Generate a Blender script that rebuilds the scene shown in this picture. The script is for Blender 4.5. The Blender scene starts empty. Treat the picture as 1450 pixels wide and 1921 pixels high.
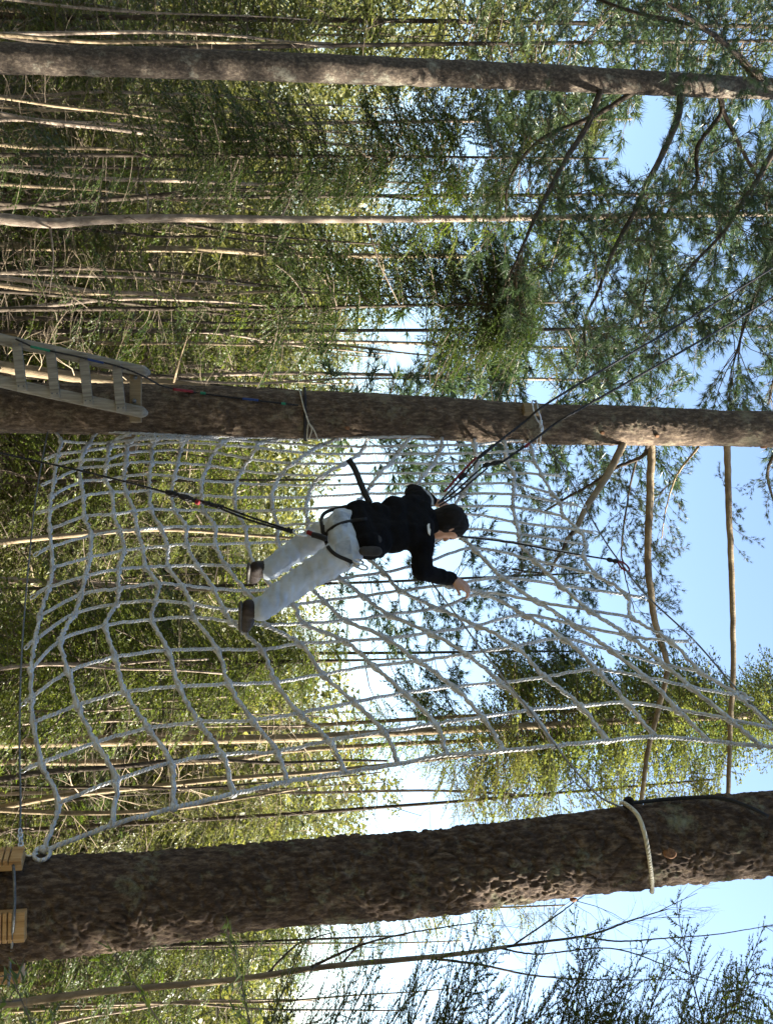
import bpy, math, random
import numpy as np
from mathutils import Vector, Matrix

random.seed(7)
RNG = np.random.default_rng(11)
SC = bpy.context.scene
COL = SC.collection
R = math.radians

# ------------------------------------------------------------------ camera, sky, sun, exposure
PITCH = R(9.0)
CAM_Z = 6.5
F = 1868.0                      # focal length in photo pixels (1921 px = 36 mm)
CP, SP = math.cos(PITCH), math.sin(PITCH)
cam_d = bpy.data.cameras.new('camera')
cam = bpy.data.objects.new('camera', cam_d)
COL.objects.link(cam)
cam_d.sensor_fit = 'AUTO'
cam_d.sensor_width = 36.0
cam_d.lens = 35.0
cam_d.clip_start = 0.05
cam_d.clip_end = 1500.0
# the photograph lies on its side: the picture's right is the world's up, its bottom the world's right
_fw, _up, _rt = Vector((0, CP, SP)), Vector((0, -SP, CP)), Vector((1, 0, 0))
cam.matrix_world = Matrix((( _up.x, -_rt.x, -_fw.x, 0), (_up.y, -_rt.y, -_fw.y, 0), (_up.z, -_rt.z, -_fw.z, CAM_Z), (0, 0, 0, 1)))
SC.camera = cam

SUN_AZ = R(90.0)               # clockwise from the view direction (+Y)
SUN_EL = R(34.0)
world = bpy.data.worlds.new('World')
SC.world = world
world.use_nodes = True
wn = world.node_tree
wn.nodes.clear()
sky = wn.nodes.new('ShaderNodeTexSky')
sky.sky_type = 'NISHITA'
sky.sun_disc = False
sky.sun_elevation = SUN_EL
sky.sun_rotation = SUN_AZ
sky.altitude = 200
sky.air_density = 1.0
sky.dust_density = 1.0
sky.ozone_density = 1.0
bg = wn.nodes.new('ShaderNodeBackground')
bg.inputs['Strength'].default_value = 0.06
wo = wn.nodes.new('ShaderNodeOutputWorld')
wn.links.new(sky.outputs[0], bg.inputs[0])
wn.links.new(bg.outputs[0], wo.inputs[0])

sun_d = bpy.data.lights.new('sun', 'SUN')
sun_d.energy = 5.0
sun_d.angle = R(0.53)
sun_d.color = (1.0, 0.93, 0.80)
sun = bpy.data.objects.new('sun', sun_d)
COL.objects.link(sun)
SUN_DIR = Vector((math.sin(SUN_AZ) * math.cos(SUN_EL), math.cos(SUN_AZ) * math.cos(SUN_EL), math.sin(SUN_EL)))
sun.rotation_euler = SUN_DIR.to_track_quat('Z', 'Y').to_euler()
sun.location = SUN_DIR * 60

SC.view_settings.view_transform = 'Standard'
SC.view_settings.look = 'None'
SC.view_settings.gamma = 1.0
SC.view_settings.exposure = 2.72
SC.view_settings.use_curve_mapping = False
SC.cycles.max_bounces = 6
SC.cycles.diffuse_bounces = 3
SC.cycles.transmission_bounces = 4
SC.cycles.transparent_max_bounces = 6
SC.cycles.use_denoising = True


# ------------------------------------------------------------------ picture geometry
def ray(px, py):
    a, b = (px - 725.0) / F, (py - 960.5) / F
    return np.array((b, CP - a * SP, SP + a * CP))


CAMP = np.array((0, 0, CAM_Z))


def at(px, py, Y):
    """the point seen at a photo pixel that stands Y metres in front of the camera"""
    d = ray(px, py)
    return CAMP + d * (Y / d[1])


def ppm(Y):
    return F / Y


def ground_z(x, y):
    r = np.hypot(x, y)
    return 0.035 * np.clip(r - 12, 0, 60) + 0.12 * np.sin(x * 0.31 + 1.0) * np.cos(y * 0.27)


# ------------------------------------------------------------------ mesh helpers
class MB:
    """collects vertices and faces with numpy, then links ONE mesh object"""
    def __init__(self):
        self.V, self.B, self.n = [], [], 0

    def add(self, V, F_, mat=0, smooth=True):
        V = np.asarray(V, float).reshape(-1, 3)
        if isinstance(F_, dict):
            for k, f in F_.items():
                if len(f):
                    self.B.append((np.asarray(f, np.int64).reshape(-1, k) + self.n, mat, smooth))
        else:
            f = np.asarray(F_, np.int64)
            self.B.append((f + self.n, mat, smooth))
        self.V.append(V)
        self.n += len(V)
        return self

    def mesh(self, name, mats, origin=(0, 0, 0)):
        me = bpy.data.meshes.new(name)
        V = np.concatenate(self.V) - np.asarray(origin, float)
        loops = np.concatenate([b[0].ravel() for b in self.B])
        tot = np.concatenate([np.full(len(b[0]), b[0].shape[1]) for b in self.B])
        mi = np.concatenate([np.full(len(b[0]), b[1]) for b in self.B])
        sm = np.concatenate([np.full(len(b[0]), b[2]) for b in self.B])
        me.vertices.add(len(V))
        me.vertices.foreach_set('co', V.astype(np.float32).ravel())
        me.loops.add(len(loops))
        me.loops.foreach_set('vertex_index', loops.astype(np.int32))
        me.polygons.add(len(tot))
        st = np.concatenate(([0], np.cumsum(tot)[:-1]))
        me.polygons.foreach_set('loop_start', st.astype(np.int32))
        try:
            me.polygons.foreach_set('loop_total', tot.astype(np.int32))
        except Exception:
            pass
        me.polygons.foreach_set('material_index', mi.astype(np.int32))
        me.polygons.foreach_set('use_smooth', sm.astype(bool))
        for m in (mats if isinstance(mats, (list, tuple)) else [mats]):
            me.materials.append(m)
        me.update(calc_edges=True)
        return me

    def build(self, name, mats, parent=None, origin=(0, 0, 0)):
        return link(name, self.mesh(name, mats, origin), parent, origin)


def link(name, me, parent=None, origin=(0, 0, 0)):
    o = bpy.data.objects.new(name, me)
    COL.objects.link(o)
    if parent is not None:
        o.parent = parent
    else:
        o.location = origin
    return o


def tag(o, label=None, cat=None, group=None, kind=None):
    if label: o['label'] = label
    if cat: o['category'] = cat
    if group: o['group'] = group
    if kind: o['kind'] = kind
    return o


def thing(name, loc, label, cat, group=None):
    o = bpy.data.objects.new(name, None)
    o.empty_display_size = 0.2
    COL.objects.link(o)
    o.location = Vector([float(c) for c in loc])
    return tag(o, label, cat, group)


def smooth_line(P, n):
    """Catmull-Rom through P (any dimension), n samples"""
    P = np.asarray(P, float)
    if len(P) == 2:
        t = np.linspace(0, 1, n)[:, None]
        return P[0] * (1 - t) + P[1] * t
    Q = np.vstack((2 * P[0] - P[1], P, 2 * P[-1] - P[-2]))
    u = np.linspace(0, len(P) - 1 - 1e-9, n)
    i = u.astype(int)
    t = (u - i)[:, None]
    p0, p1, p2, p3 = Q[i], Q[i + 1], Q[i + 2], Q[i + 3]
    return 0.5 * (2 * p1 + (p2 - p0) * t + (2 * p0 - 5 * p1 + 4 * p2 - p3) * t ** 2 + (3 * p1 - p0 - 3 * p2 + p3) * t ** 3)


def frames(P, closed=False):
    P = np.asarray(P, float)
    T = np.gradient(P, axis=0) if not closed else np.roll(P, -1, 0) - np.roll(P, 1, 0)
    T /= np.linalg.norm(T, axis=1)[:, None] + 1e-12
    a = np.array((0, 0, 1.0)) if abs(T[0][2]) < 0.9 else np.array((1.0, 0, 0))
    N = np.zeros_like(P)
    n = a - T[0] * a.dot(T[0])
    N[0] = n / np.linalg.norm(n)
    for k in range(1, len(P)):
        n = N[k - 1] - T[k] * N[k - 1].dot(T[k])
        N[k] = n / (np.linalg.norm(n) + 1e-12)
    return T, N, np.cross(T, N)


def tube(P, r, n=8, cap=True, closed=False, rad=None):
    """swept tube; r scalar or per point; rad: optional (len(P), n) multiplier"""
    P = np.asarray(P, float)
    m = len(P)
    T, N, B = frames(P, closed)
    r = np.broadcast_to(np.asarray(r, float), (m,))
    th = np.linspace(0, 2 * math.pi, n, endpoint=False)
    ring = N[:, None, :] * np.cos(th)[None, :, None] + B[:, None, :] * np.sin(th)[None, :, None]
    rr = r[:, None] * (np.ones((m, n)) if rad is None else rad)
    V = (P[:, None, :] + ring * rr[:, :, None]).reshape(-1, 3)
    idx = np.arange(m * n).reshape(m, n)
    a = idx if closed else idx[:-1]
    b = np.roll(idx, -1, 0) if closed else idx[1:]
    q = np.stack((a, np.roll(a, -1, 1), np.roll(b, -1, 1), b), -1).reshape(-1, 4)
    t = []
    if cap and not closed:
        V = np.vstack((V, P[0], P[-1]))
        c0, c1 = m * n, m * n + 1
        for k in range(n):
            t.append((c0, idx[0][(k + 1) % n], idx[0][k]))
            t.append((c1, idx[-1][k], idx[-1][(k + 1) % n]))
    return V, {4: q, 3: t}


BOXF = [(0, 3, 2, 1), (4, 5, 6, 7), (0, 1, 5, 4), (1, 2, 6, 5), (2, 3, 7, 6), (3, 0, 4, 7)]


def box_mesh(name, size, mat, bev=0.004, jitter=0.0):
    """bevelled box centred on the origin"""
    import bmesh
    bm = bmesh.new()
    bmesh.ops.create_cube(bm, size=1.0)
    for v in bm.verts:
        v.co = Vector((v.co.x * size[0], v.co.y * size[1], v.co.z * size[2]))
        if jitter:
            v.co += Vector((random.uniform(-1, 1), random.uniform(-1, 1), random.uniform(-1, 1))) * jitter
    bmesh.ops.bevel(bm, geom=bm.edges[:], offset=bev, segments=2, affect='EDGES', profile=0.6)
    me = bpy.data.meshes.new(name)
    bm.to_mesh(me)
    bm.free()
    me.materials.append(mat)
    return me


# vectorised value noise ------------------------------------------------------------------
def _h(ix, iy, iz, s):
    h = (ix * 374761393 + iy * 668265263 + iz * 2147483647 + s * 974634541) & 0xFFFFFFFF
    h = ((h ^ (h >> 13)) * 1274126177) & 0xFFFFFFFF
    h = ((h ^ (h >> 16)) * 2246822519) & 0xFFFFFFFF
    return ((h ^ (h >> 15)) & 0xFFFFFF) / float(0xFFFFFF)


def vnoise(P, s=0):
    i = np.floor(P).astype(np.int64)
    f = P - i
    f = f * f * (3 - 2 * f)
    o = 0
    for dx in (0, 1):
        for dy in (0, 1):
            for dz in (0, 1):
                w = (f[:, 0] if dx else 1 - f[:, 0]) * (f[:, 1] if dy else 1 - f[:, 1]) * (f[:, 2] if dz else 1 - f[:, 2])
                o = o + w * _h(i[:, 0] + dx, i[:, 1] + dy, i[:, 2] + dz, s)
    return o


def worley(P, s=0):
    """F2-F1 cell distance, and a random value per nearest cell"""
    i = np.floor(P).astype(np.int64)
    f1 = np.full(len(P), 9.0)
    f2 = np.full(len(P), 9.0)
    cid = np.zeros(len(P))
    for dx in (-1, 0, 1):
        for dy in (-1, 0, 1):
            for dz in (-1, 0, 1):
                c = i + np.array((dx, dy, dz))
                j = np.stack([_h(c[:, 0], c[:, 1], c[:, 2], s + k) for k in range(3)], 1)
                d = np.linalg.norm(c + j - P, axis=1)
                near = d < f1
                f2 = np.where(near, f1, np.minimum(f2, d))
                cid = np.where(near, _h(c[:, 0], c[:, 1], c[:, 2], s + 5), cid)
                f1 = np.where(near, d, f1)
    return f2 - f1, cid


# ------------------------------------------------------------------ materials
def mat(name, build):
    m = bpy.data.materials.new(name)
    m.use_nodes = True
    nt = m.node_tree
    nt.nodes.clear()
    out = nt.nodes.new('ShaderNodeOutputMaterial')
    build(nt, out)
    return m


def nd(nt, typ, **kw):
    n = nt.nodes.new(typ)
    for k, v in kw.items():
        if k in n.inputs:
            n.inputs[k].default_value = v
        else:
            setattr(n, k, v)
    return n


def ramp(nt, stops):
    r = nt.nodes.new('ShaderNodeValToRGB')
    e = r.color_ramp.elements
    while len(e) < len(stops):
        e.new(0.5)
    for el, (p, c) in zip(e, stops):
        el.position = p
        el.color = (*c, 1)
    return r


def solid(name, cols, scale=20.0, rough=0.7, bump=0.0, bscale=None, stretch=(1, 1, 1), metal=0.0, detail=5.0, spec=0.3, sheen=0.0):
    """noise-mottled principled surface in object space"""
    def b(nt, out):
        L = nt.links.new
        tc = nd(nt, 'ShaderNodeTexCoord')
        mp = nd(nt, 'ShaderNodeMapping')
        mp.inputs['Scale'].default_value = stretch
        L(tc.outputs['Object'], mp.inputs[0])
        no = nd(nt, 'ShaderNodeTexNoise', Scale=scale, Detail=detail, Roughness=0.65)
        L(mp.outputs[0], no.inputs['Vector'])
        cr = ramp(nt, [(0.30 + 0.40 * k / max(1, len(cols) - 1), c) for k, c in enumerate(cols)])
        L(no.outputs[0], cr.inputs[0])
        p = nd(nt, 'ShaderNodeBsdfPrincipled', Roughness=rough, Metallic=metal)
        p.inputs['Specular IOR Level'].default_value = spec
        if sheen:
            p.inputs['Sheen Weight'].default_value = sheen
        L(cr.outputs[0], p.inputs['Base Color'])
        if bump:
            n2 = nd(nt, 'ShaderNodeTexNoise', Scale=bscale or scale * 3, Detail=6.0, Roughness=0.7)
            L(mp.outputs[0], n2.inputs['Vector'])
            bp = nd(nt, 'ShaderNodeBump', Strength=bump, Distance=0.01)
            L(n2.outputs[0], bp.inputs['Height'])
            L(bp.outputs[0], p.inputs['Normal'])
        L(p.outputs[0], out.inputs[0])
    return mat(name, b)


def leaf_mat(name, dark, mid, light, trans=0.45):
    def b(nt, out):
        L = nt.links.new
        g = nd(nt, 'ShaderNodeNewGeometry')
        oi = nd(nt, 'ShaderNodeObjectInfo')
        tc = nd(nt, 'ShaderNodeTexCoord')
        no = nd(nt, 'ShaderNodeTexNoise', Scale=0.9, Detail=2.0)
        L(tc.outputs['Object'], no.inputs['Vector'])
        m1 = nd(nt, 'ShaderNodeMath', operation='MULTIPLY_ADD')
        m1.inputs[1].default_value = 0.55
        L(g.outputs['Random Per Island'], m1.inputs[0])
        m2 = nd(nt, 'ShaderNodeMath', operation='MULTIPLY_ADD')
        m2.inputs[1].default_value = 0.9
        m2.inputs[2].default_value = -0.27
        L(no.outputs[0], m2.inputs[0])
        L(m2.outputs[0], m1.inputs[2])
        cr = ramp(nt, [(0.0, dark), (0.5, mid), (0.97, light)])
        L(m1.outputs[0], cr.inputs[0])
        hs = nd(nt, 'ShaderNodeHueSaturation')
        mr = nd(nt, 'ShaderNodeMapRange')
        mr.inputs['To Min'].default_value = 0.485
        mr.inputs['To Max'].default_value = 0.515
        L(oi.outputs['Random'], mr.inputs[0])
        L(mr.outputs[0], hs.inputs['Hue'])
        L(cr.outputs[0], hs.inputs['Color'])
        p = nd(nt, 'ShaderNodeBsdfPrincipled', Roughness=0.42)
        p.inputs['Specular IOR Level'].default_value = 0.35
        L(hs.outputs[0], p.inputs['Base Color'])
        t = nd(nt, 'ShaderNodeBsdfTranslucent')
        ht = nd(nt, 'ShaderNodeHueSaturation', Saturation=1.1, Value=1.75)
        L(hs.outputs[0], ht.inputs['Color'])
        L(ht.outputs[0], t.inputs[0])
        mx = nd(nt, 'ShaderNodeMixShader')
        mx.inputs[0].default_value = trans
        L(p.outputs[0], mx.inputs[1])
        L(t.outputs[0], mx.inputs[2])
        L(mx.outputs[0], out.inputs[0])
    return mat(name, b)


def bark_mat(name, cols, vscale=9.0, zs=0.35, lichen=None, bump=0.6, bscale=30.0):
    def b(nt, out):
        L = nt.links.new
        tc = nd(nt, 'ShaderNodeTexCoord')
        mp = nd(nt, 'ShaderNodeMapping')
        mp.inputs['Scale'].default_value = (1, 1, zs)
        L(tc.outputs['Object'], mp.inputs[0])
        no = nd(nt, 'ShaderNodeTexNoise', Scale=vscale, Detail=7.0, Roughness=0.7)
        L(mp.outputs[0], no.inputs['Vector'])
        cr = ramp(nt, [(0.28 + 0.44 * k / max(1, len(cols) - 1), c) for k, c in enumerate(cols)])
        L(no.outputs[0], cr.inputs[0])
        col = cr.outputs[0]
        if lichen:
            n3 = nd(nt, 'ShaderNodeTexNoise', Scale=5.0, Detail=8.0, Roughness=0.75)
            L(tc.outputs['Object'], n3.inputs['Vector'])
            r3 = ramp(nt, [(0.55, (0, 0, 0)), (0.68, (1, 1, 1))])
            L(n3.outputs[0], r3.inputs[0])
            mx = nd(nt, 'ShaderNodeMixRGB')
            mx.inputs[2].default_value = (*lichen, 1)
            L(r3.outputs[0], mx.inputs[0])
            L(col, mx.inputs[1])
            col = mx.outputs[0]
        p = nd(nt, 'ShaderNodeBsdfPrincipled', Roughness=0.9)
        p.inputs['Specular IOR Level'].default_value = 0.15
        L(col, p.inputs['Base Color'])
        mp2 = nd(nt, 'ShaderNodeMapping')
        mp2.inputs['Scale'].default_value = (1, 1, zs)
        L(tc.outputs['Object'], mp2.inputs[0])
        n2 = nd(nt, 'ShaderNodeTexNoise', Scale=bscale, Detail=6.0, Roughness=0.75)
        L(mp2.outputs[0], n2.inputs['Vector'])
        bp = nd(nt, 'ShaderNodeBump', Strength=bump, Distance=0.02)
        L(n2.outputs[0], bp.inputs['Height'])
        L(bp.outputs[0], p.inputs['Normal'])
        L(p.outputs[0], out.inputs[0])
    return mat(name, b)


def rope_mat(name, c0, c1, twist=260.0):
    def b(nt, out):
        L = nt.links.new
        tc = nd(nt, 'ShaderNodeTexCoord')
        no = nd(nt, 'ShaderNodeTexNoise', Scale=14.0, Detail=5.0)
        L(tc.outputs['Object'], no.inputs['Vector'])
        cr = ramp(nt, [(0.3, c0), (0.7, c1)])
        L(no.outputs[0], cr.inputs[0])
        p = nd(nt, 'ShaderNodeBsdfPrincipled', Roughness=0.75)
        p.inputs['Specular IOR Level'].default_value = 0.3
        L(cr.outputs[0], p.inputs['Base Color'])
        wv = nd(nt, 'ShaderNodeTexWave', Scale=twist / 10, Distortion=3.0, Detail=2.0)
        wv.bands_direction = 'DIAGONAL'
        L(tc.outputs['Object'], wv.inputs['Vector'])
        bp = nd(nt, 'ShaderNodeBump', Strength=0.9, Distance=0.007)
        L(wv.outputs[1], bp.inputs['Height'])
        L(bp.outputs[0], p.inputs['Normal'])
        L(p.outputs[0], out.inputs[0])
    return mat(name, b)


M = {}
M['bark_red'] = bark_mat('bark_red', [(0.016, 0.012, 0.010), (0.068, 0.047, 0.035), (0.22, 0.165, 0.115)], 34, 0.4, (0.20, 0.20, 0.13))
M['bark_brown'] = bark_mat('bark_brown', [(0.030, 0.022, 0.017), (0.095, 0.070, 0.052), (0.26, 0.20, 0.14)], 38, 0.35, (0.21, 0.19, 0.13), bump=0.8, bscale=45)
M['bark_grey'] = bark_mat('bark_grey', [(0.03, 0.026, 0.023), (0.08, 0.063, 0.05), (0.22, 0.18, 0.135)], 30, 0.7, (0.25, 0.24, 0.19), bump=0.8, bscale=40)
M['bark_pale'] = bark_mat('bark_pale', [(0.08, 0.06, 0.05), (0.24, 0.19, 0.15), (0.38, 0.32, 0.26)], 16, 0.5, None)
M['bark_dark'] = bark_mat('bark_dark', [(0.02, 0.016, 0.013), (0.06, 0.047, 0.036), (0.12, 0.1, 0.075)], 8, 0.5, None)
M['bark_tan'] = bark_mat('bark_tan', [(0.09, 0.065, 0.045), (0.22, 0.17, 0.11), (0.36, 0.29, 0.19)], 7, 0.4, None)
M['twig'] = bark_mat('twig', [(0.06, 0.047, 0.036), (0.15, 0.12, 0.09)], 9, 1.0, None, bump=0.0)
M['twig_tan'] = bark_mat('twig_tan', [(0.13, 0.10, 0.07), (0.27, 0.215, 0.15)], 9, 1.0, None, bump=0.0)
M['scar'] = solid('scar', [(0.10, 0.05, 0.028), (0.27, 0.14, 0.07)], 60, 0.9, 0.5)
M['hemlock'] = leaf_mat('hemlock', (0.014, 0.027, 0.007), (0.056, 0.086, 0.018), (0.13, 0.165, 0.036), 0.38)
M['hemlock_shaded'] = leaf_mat('hemlock_shaded', (0.006, 0.014, 0.004), (0.028, 0.049, 0.010), (0.08, 0.115, 0.02), 0.3)  # darker copy of hemlock; shade on the boughs is put into its colour
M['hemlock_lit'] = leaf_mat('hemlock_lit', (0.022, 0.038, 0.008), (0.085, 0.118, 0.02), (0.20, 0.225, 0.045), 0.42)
M['pine'] = leaf_mat('pine', (0.022, 0.04, 0.02), (0.05, 0.078, 0.032), (0.11, 0.13, 0.045), 0.3)
M['olive'] = leaf_mat('olive', (0.024, 0.032, 0.010), (0.09, 0.102, 0.027), (0.23, 0.225, 0.065), 0.42)
M['net_rope'] = rope_mat('net_rope', (0.42, 0.43, 0.45), (0.68, 0.69, 0.70))
M['white_rope'] = rope_mat('white_rope', (0.5, 0.46, 0.36), (0.72, 0.68, 0.56))
M['black_rope'] = rope_mat('black_rope', (0.010, 0.010, 0.012), (0.028, 0.028, 0.032))
M['grey_rope'] = rope_mat('grey_rope', (0.20, 0.20, 0.21), (0.36, 0.36, 0.37))
M['red_web'] = solid('red_web', [(0.10, 0.008, 0.010), (0.22, 0.016, 0.022)], 60, 0.7)
M['green_web'] = solid('green_web', [(0.01, 0.12, 0.07), (0.02, 0.2, 0.12)], 60, 0.7)
M['blue_web'] = solid('blue_web', [(0.012, 0.03, 0.12), (0.02, 0.05, 0.18)], 60, 0.7)
M['steel'] = solid('steel', [(0.42, 0.43, 0.45), (0.68, 0.69, 0.70)], 40, 0.38, 0.2, metal=0.9)
M['cable'] = solid('cable', [(0.09, 0.10, 0.11), (0.2, 0.21, 0.22)], 60, 0.5, 0.3, metal=0.6)
M['wood_new'] = solid('wood_new', [(0.24, 0.125, 0.05), (0.42, 0.25, 0.105), (0.5, 0.33, 0.17)], 9, 0.65, 0.3, 60, (6, 6, 0.5))
M['wood_grey'] = solid('wood_grey', [(0.11, 0.10, 0.085), (0.22, 0.205, 0.175), (0.33, 0.31, 0.27)], 7, 0.85, 0.5, 60, (6, 6, 0.5))
M['wood_tan'] = solid('wood_tan', [(0.16, 0.12, 0.07), (0.3, 0.23, 0.14)], 7, 0.8, 0.4, 60, (6, 6, 0.5))
M['jeans'] = solid('jeans', [(0.30, 0.35, 0.43), (0.44, 0.50, 0.59), (0.56, 0.61, 0.68)], 6, 0.9, 0.5, 55, sheen=0.1)
M['jacket'] = solid('jacket', [(0.004, 0.004, 0.005), (0.009, 0.009, 0.010)], 12, 0.95, 0.5, 40, spec=0.08)
M['pouch'] = solid('pouch', [(0.02, 0.018, 0.017), (0.045, 0.04, 0.037)], 12, 0.8, 0.4)
M['grey_cloth'] = solid('grey_cloth', [(0.25, 0.26, 0.28), (0.5, 0.52, 0.55)], 40, 0.8, 0.4)
M['skin'] = solid('skin', [(0.42, 0.22, 0.14), (0.55, 0.32, 0.22)], 20, 0.5, 0.1)
M['hair'] = solid('hair', [(0.003, 0.0025, 0.002), (0.010, 0.007, 0.006)], 30, 0.85, 0.9, 60, (1, 1, 0.2))
M['boot'] = solid('boot', [(0.014, 0.010, 0.010), (0.04, 0.028, 0.024)], 14, 0.7, 0.4)
M['sole'] = solid('sole', [(0.05, 0.048, 0.046), (0.11, 0.105, 0.10)], 20, 0.8)
M['strap'] = solid('strap', [(0.008, 0.008, 0.009), (0.02, 0.02, 0.022)], 60, 0.7, 0.3)
M['white_mark'] = solid('white_mark', [(0.6, 0.6, 0.6), (0.8, 0.8, 0.8)], 30, 0.6)
M['litter'] = solid('litter', [(0.06, 0.042, 0.025), (0.16, 0.115, 0.07), (0.09, 0.09, 0.035), (0.25, 0.19, 0.12)], 1.7, 0.95, 0.8, 6, detail=9)

# ------------------------------------------------------------------ ground
n = 120
ax = np.concatenate((-np.geomspace(500, 1, n // 2), np.geomspace(1, 500, n // 2)))
gx, gy = np.meshgrid(ax, ax, indexing='ij')
gz = ground_z(gx, gy)
idx = np.arange(n * n).reshape(n, n)
q = np.stack((idx[:-1, :-1], idx[1:, :-1], idx[1:, 1:], idx[:-1, 1:]), -1).reshape(-1, 4)
gm = MB().add(np.stack((gx, gy, gz), -1).reshape(-1, 3), q)
tag(gm.build('ground', M['litter']), 'forest floor covered in brown leaf litter', 'ground', kind='structure')


# ------------------------------------------------------------------ foliage templates (leaf verts/tris, wood verts/tris)
def ribbon(P, w, upv=(0, 0, 1)):
    """thin three-sided twig along P"""
    V, Fd = tube(P, w, 3, cap=False)
    q_ = Fd[4]
    return V, np.vstack((q_[:, :3], q_[:, [0, 2, 3]]))


class Tmpl:
    def __init__(self):
        self.lv, self.lf, self.wv, self.wf = [], [], [], []
        self.nl = self.nw = 0

    def leaf(self, base, tip, side):
        self.lv += [base - side, tip, base + side]
        self.lf.append((self.nl, self.nl + 1, self.nl + 2))
        self.nl += 3

    def wood(self, P, w):
        V, T_ = ribbon(P, w)
        self.wv.append(V)
        self.wf.append(T_ + self.nw)
        self.nw += len(V)

    def blade(self, P, w):
        P = np.asarray(P, float)
        d = P[-1] - P[0]
        sd = np.cross(d, (0, 0, 1.0))
        sd = sd / (np.linalg.norm(sd) + 1e-9)
        w = np.asarray(w)[:, None]
        k = len(P)
        self.wv.append(np.vstack((P - sd * w, P + sd * w)))
        self.wf.append(np.array([t for i in range(k - 1) for t in ((i, i + 1, k + i + 1), (i, k + i + 1, k + i))]) + self.nw)
        self.nw += 2 * k

    def done(self):
        self.lv = np.array(self.lv).reshape(-1, 3)
        self.lf = np.array(self.lf, int).reshape(-1, 3)
        self.wv = np.concatenate(self.wv) if self.wv else np.zeros((0, 3))
        self.wf = np.concatenate(self.wf) if self.wf else np.zeros((0, 3), int)
        return self


def hemlock_bough(seed, L=1.5, leaf=0.05, w=0.011, step=0.075, lstep=0.03, droop=0.25, dens=1.0, bare=0.12, sub=1.0):
    """flat drooping spray: an axis, side twigs, short blades on both sides of each twig"""
    g = np.random.default_rng(seed)
    T_ = Tmpl()
    wob = g.uniform(-0.08, 0.08, 2)

    def ax_(s):
        return np.array((L * s, L * (wob[0] * math.sin(3 * s) + wob[1] * s * s), -droop * L * s ** 2.0))
    T_.wood([ax_(s) for s in np.linspace(0, 1, 6)], np.linspace(0.012, 0.003, 6) * L / 1.5)
    s = bare
    side = 1
    while s < 1.0:
        p0 = ax_(s)
        l = L * (0.40 * (1 - s) ** 0.75 + 0.07) * g.uniform(0.6, 1.15)
        ang = side * R(g.uniform(42, 68))
        d = np.array((math.cos(ang), math.sin(ang), g.uniform(-0.12, 0.12)))
        dr = g.uniform(0.15, 0.55) * sub
        def tw(t):
            return p0 + d * l * t + np.array((0.12 * l * t * t, 0, -dr * l * t * t))
        T_.blade([tw(0), tw(0.5), tw(1)], np.array((0.005, 0.0035, 0.002)) * L / 1.5)
        nl = max(3, int(l / lstep * dens))
        for k in range(nl):
            t = (k + g.uniform(0.1, 0.9)) / nl
            if t < 0.1: continue
            b_ = tw(t)
            dd = tw(min(1, t + 0.05)) - tw(t - 0.05)
            dd /= np.linalg.norm(dd)
            for sg in (-1, 1):
                if g.random() < 0.18: continue
                per = np.cross((0, 0, 1), dd)
                per /= np.linalg.norm(per)
                e = dd * g.uniform(0.5, 1.0) + per * sg * g.uniform(0.5, 1.0) + np.array((0, 0, g.uniform(-0.5, 0.3)))
                e /= np.linalg.norm(e)
                ln = leaf * g.uniform(0.6, 1.5) * (1.25 - 0.5 * t)
                sd = np.cross(e, (g.normal(0, 0.5), g.normal(0, 0.5), 1.0))
                sd = sd / np.linalg.norm(sd) * w * g.uniform(0.7, 1.3)
                T_.leaf(b_, b_ + e * ln, sd)
        s += step / L * g.uniform(0.7, 1.3)
        side = -side
    return T_.done()


def pine_spray(seed, L=0.7, needle=0.11, w=0.0026, tufts=9, per=26):
    """a twig with side twigs, each ending in a brush of long needles"""
    g = np.random.default_rng(seed)
    T_ = Tmpl()

    def axp(s):
        return np.array((L * s, 0.05 * L * math.sin(5 * s), 0.10 * L * s * s))
    T_.wood([axp(s) for s in np.linspace(0, 1, 5)], np.linspace(0.006, 0.0025, 5))
    for k in range(tufts):
        s = 1.0 if k == 0 else g.uniform(0.3, 1.0)
        p0 = axp(s)
        if k == 0:
            d = axp(1) - axp(0.9)
            e = p0
        else:
            ang = g.choice((-1, 1)) * R(g.uniform(20, 60))
            d = np.array((math.cos(ang), math.sin(ang), g.uniform(-0.1, 0.5)))
            l = g.uniform(0.08, 0.28) * L
            e = p0 + d * l
            T_.blade([p0, p0 + d * l * 0.5 + np.array((0, 0, -0.01)), e], np.array((0.004, 0.003, 0.002)))
        d = d / np.linalg.norm(d)
        u = np.cross(d, (0, 0, 1.0)); u /= np.linalg.norm(u)
        v = np.cross(d, u)
        for _ in range(per):
            a = g.uniform(0, 2 * math.pi)
            sp = g.uniform(0.15, 1.15)
            nd_ = d * math.cos(sp) + (u * math.cos(a) + v * math.sin(a)) * math.sin(sp)
            nd_ = nd_ + np.array((0, 0, -0.12))
            b_ = e - d * g.uniform(0, 0.05)
            sd = np.cross(nd_, g.normal(size=3))
            sd = sd / np.linalg.norm(sd) * w
            T_.leaf(b_, b_ + nd_ / np.linalg.norm(nd_) * needle * g.uniform(0.7, 1.15), sd)
    return T_.done()


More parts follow.
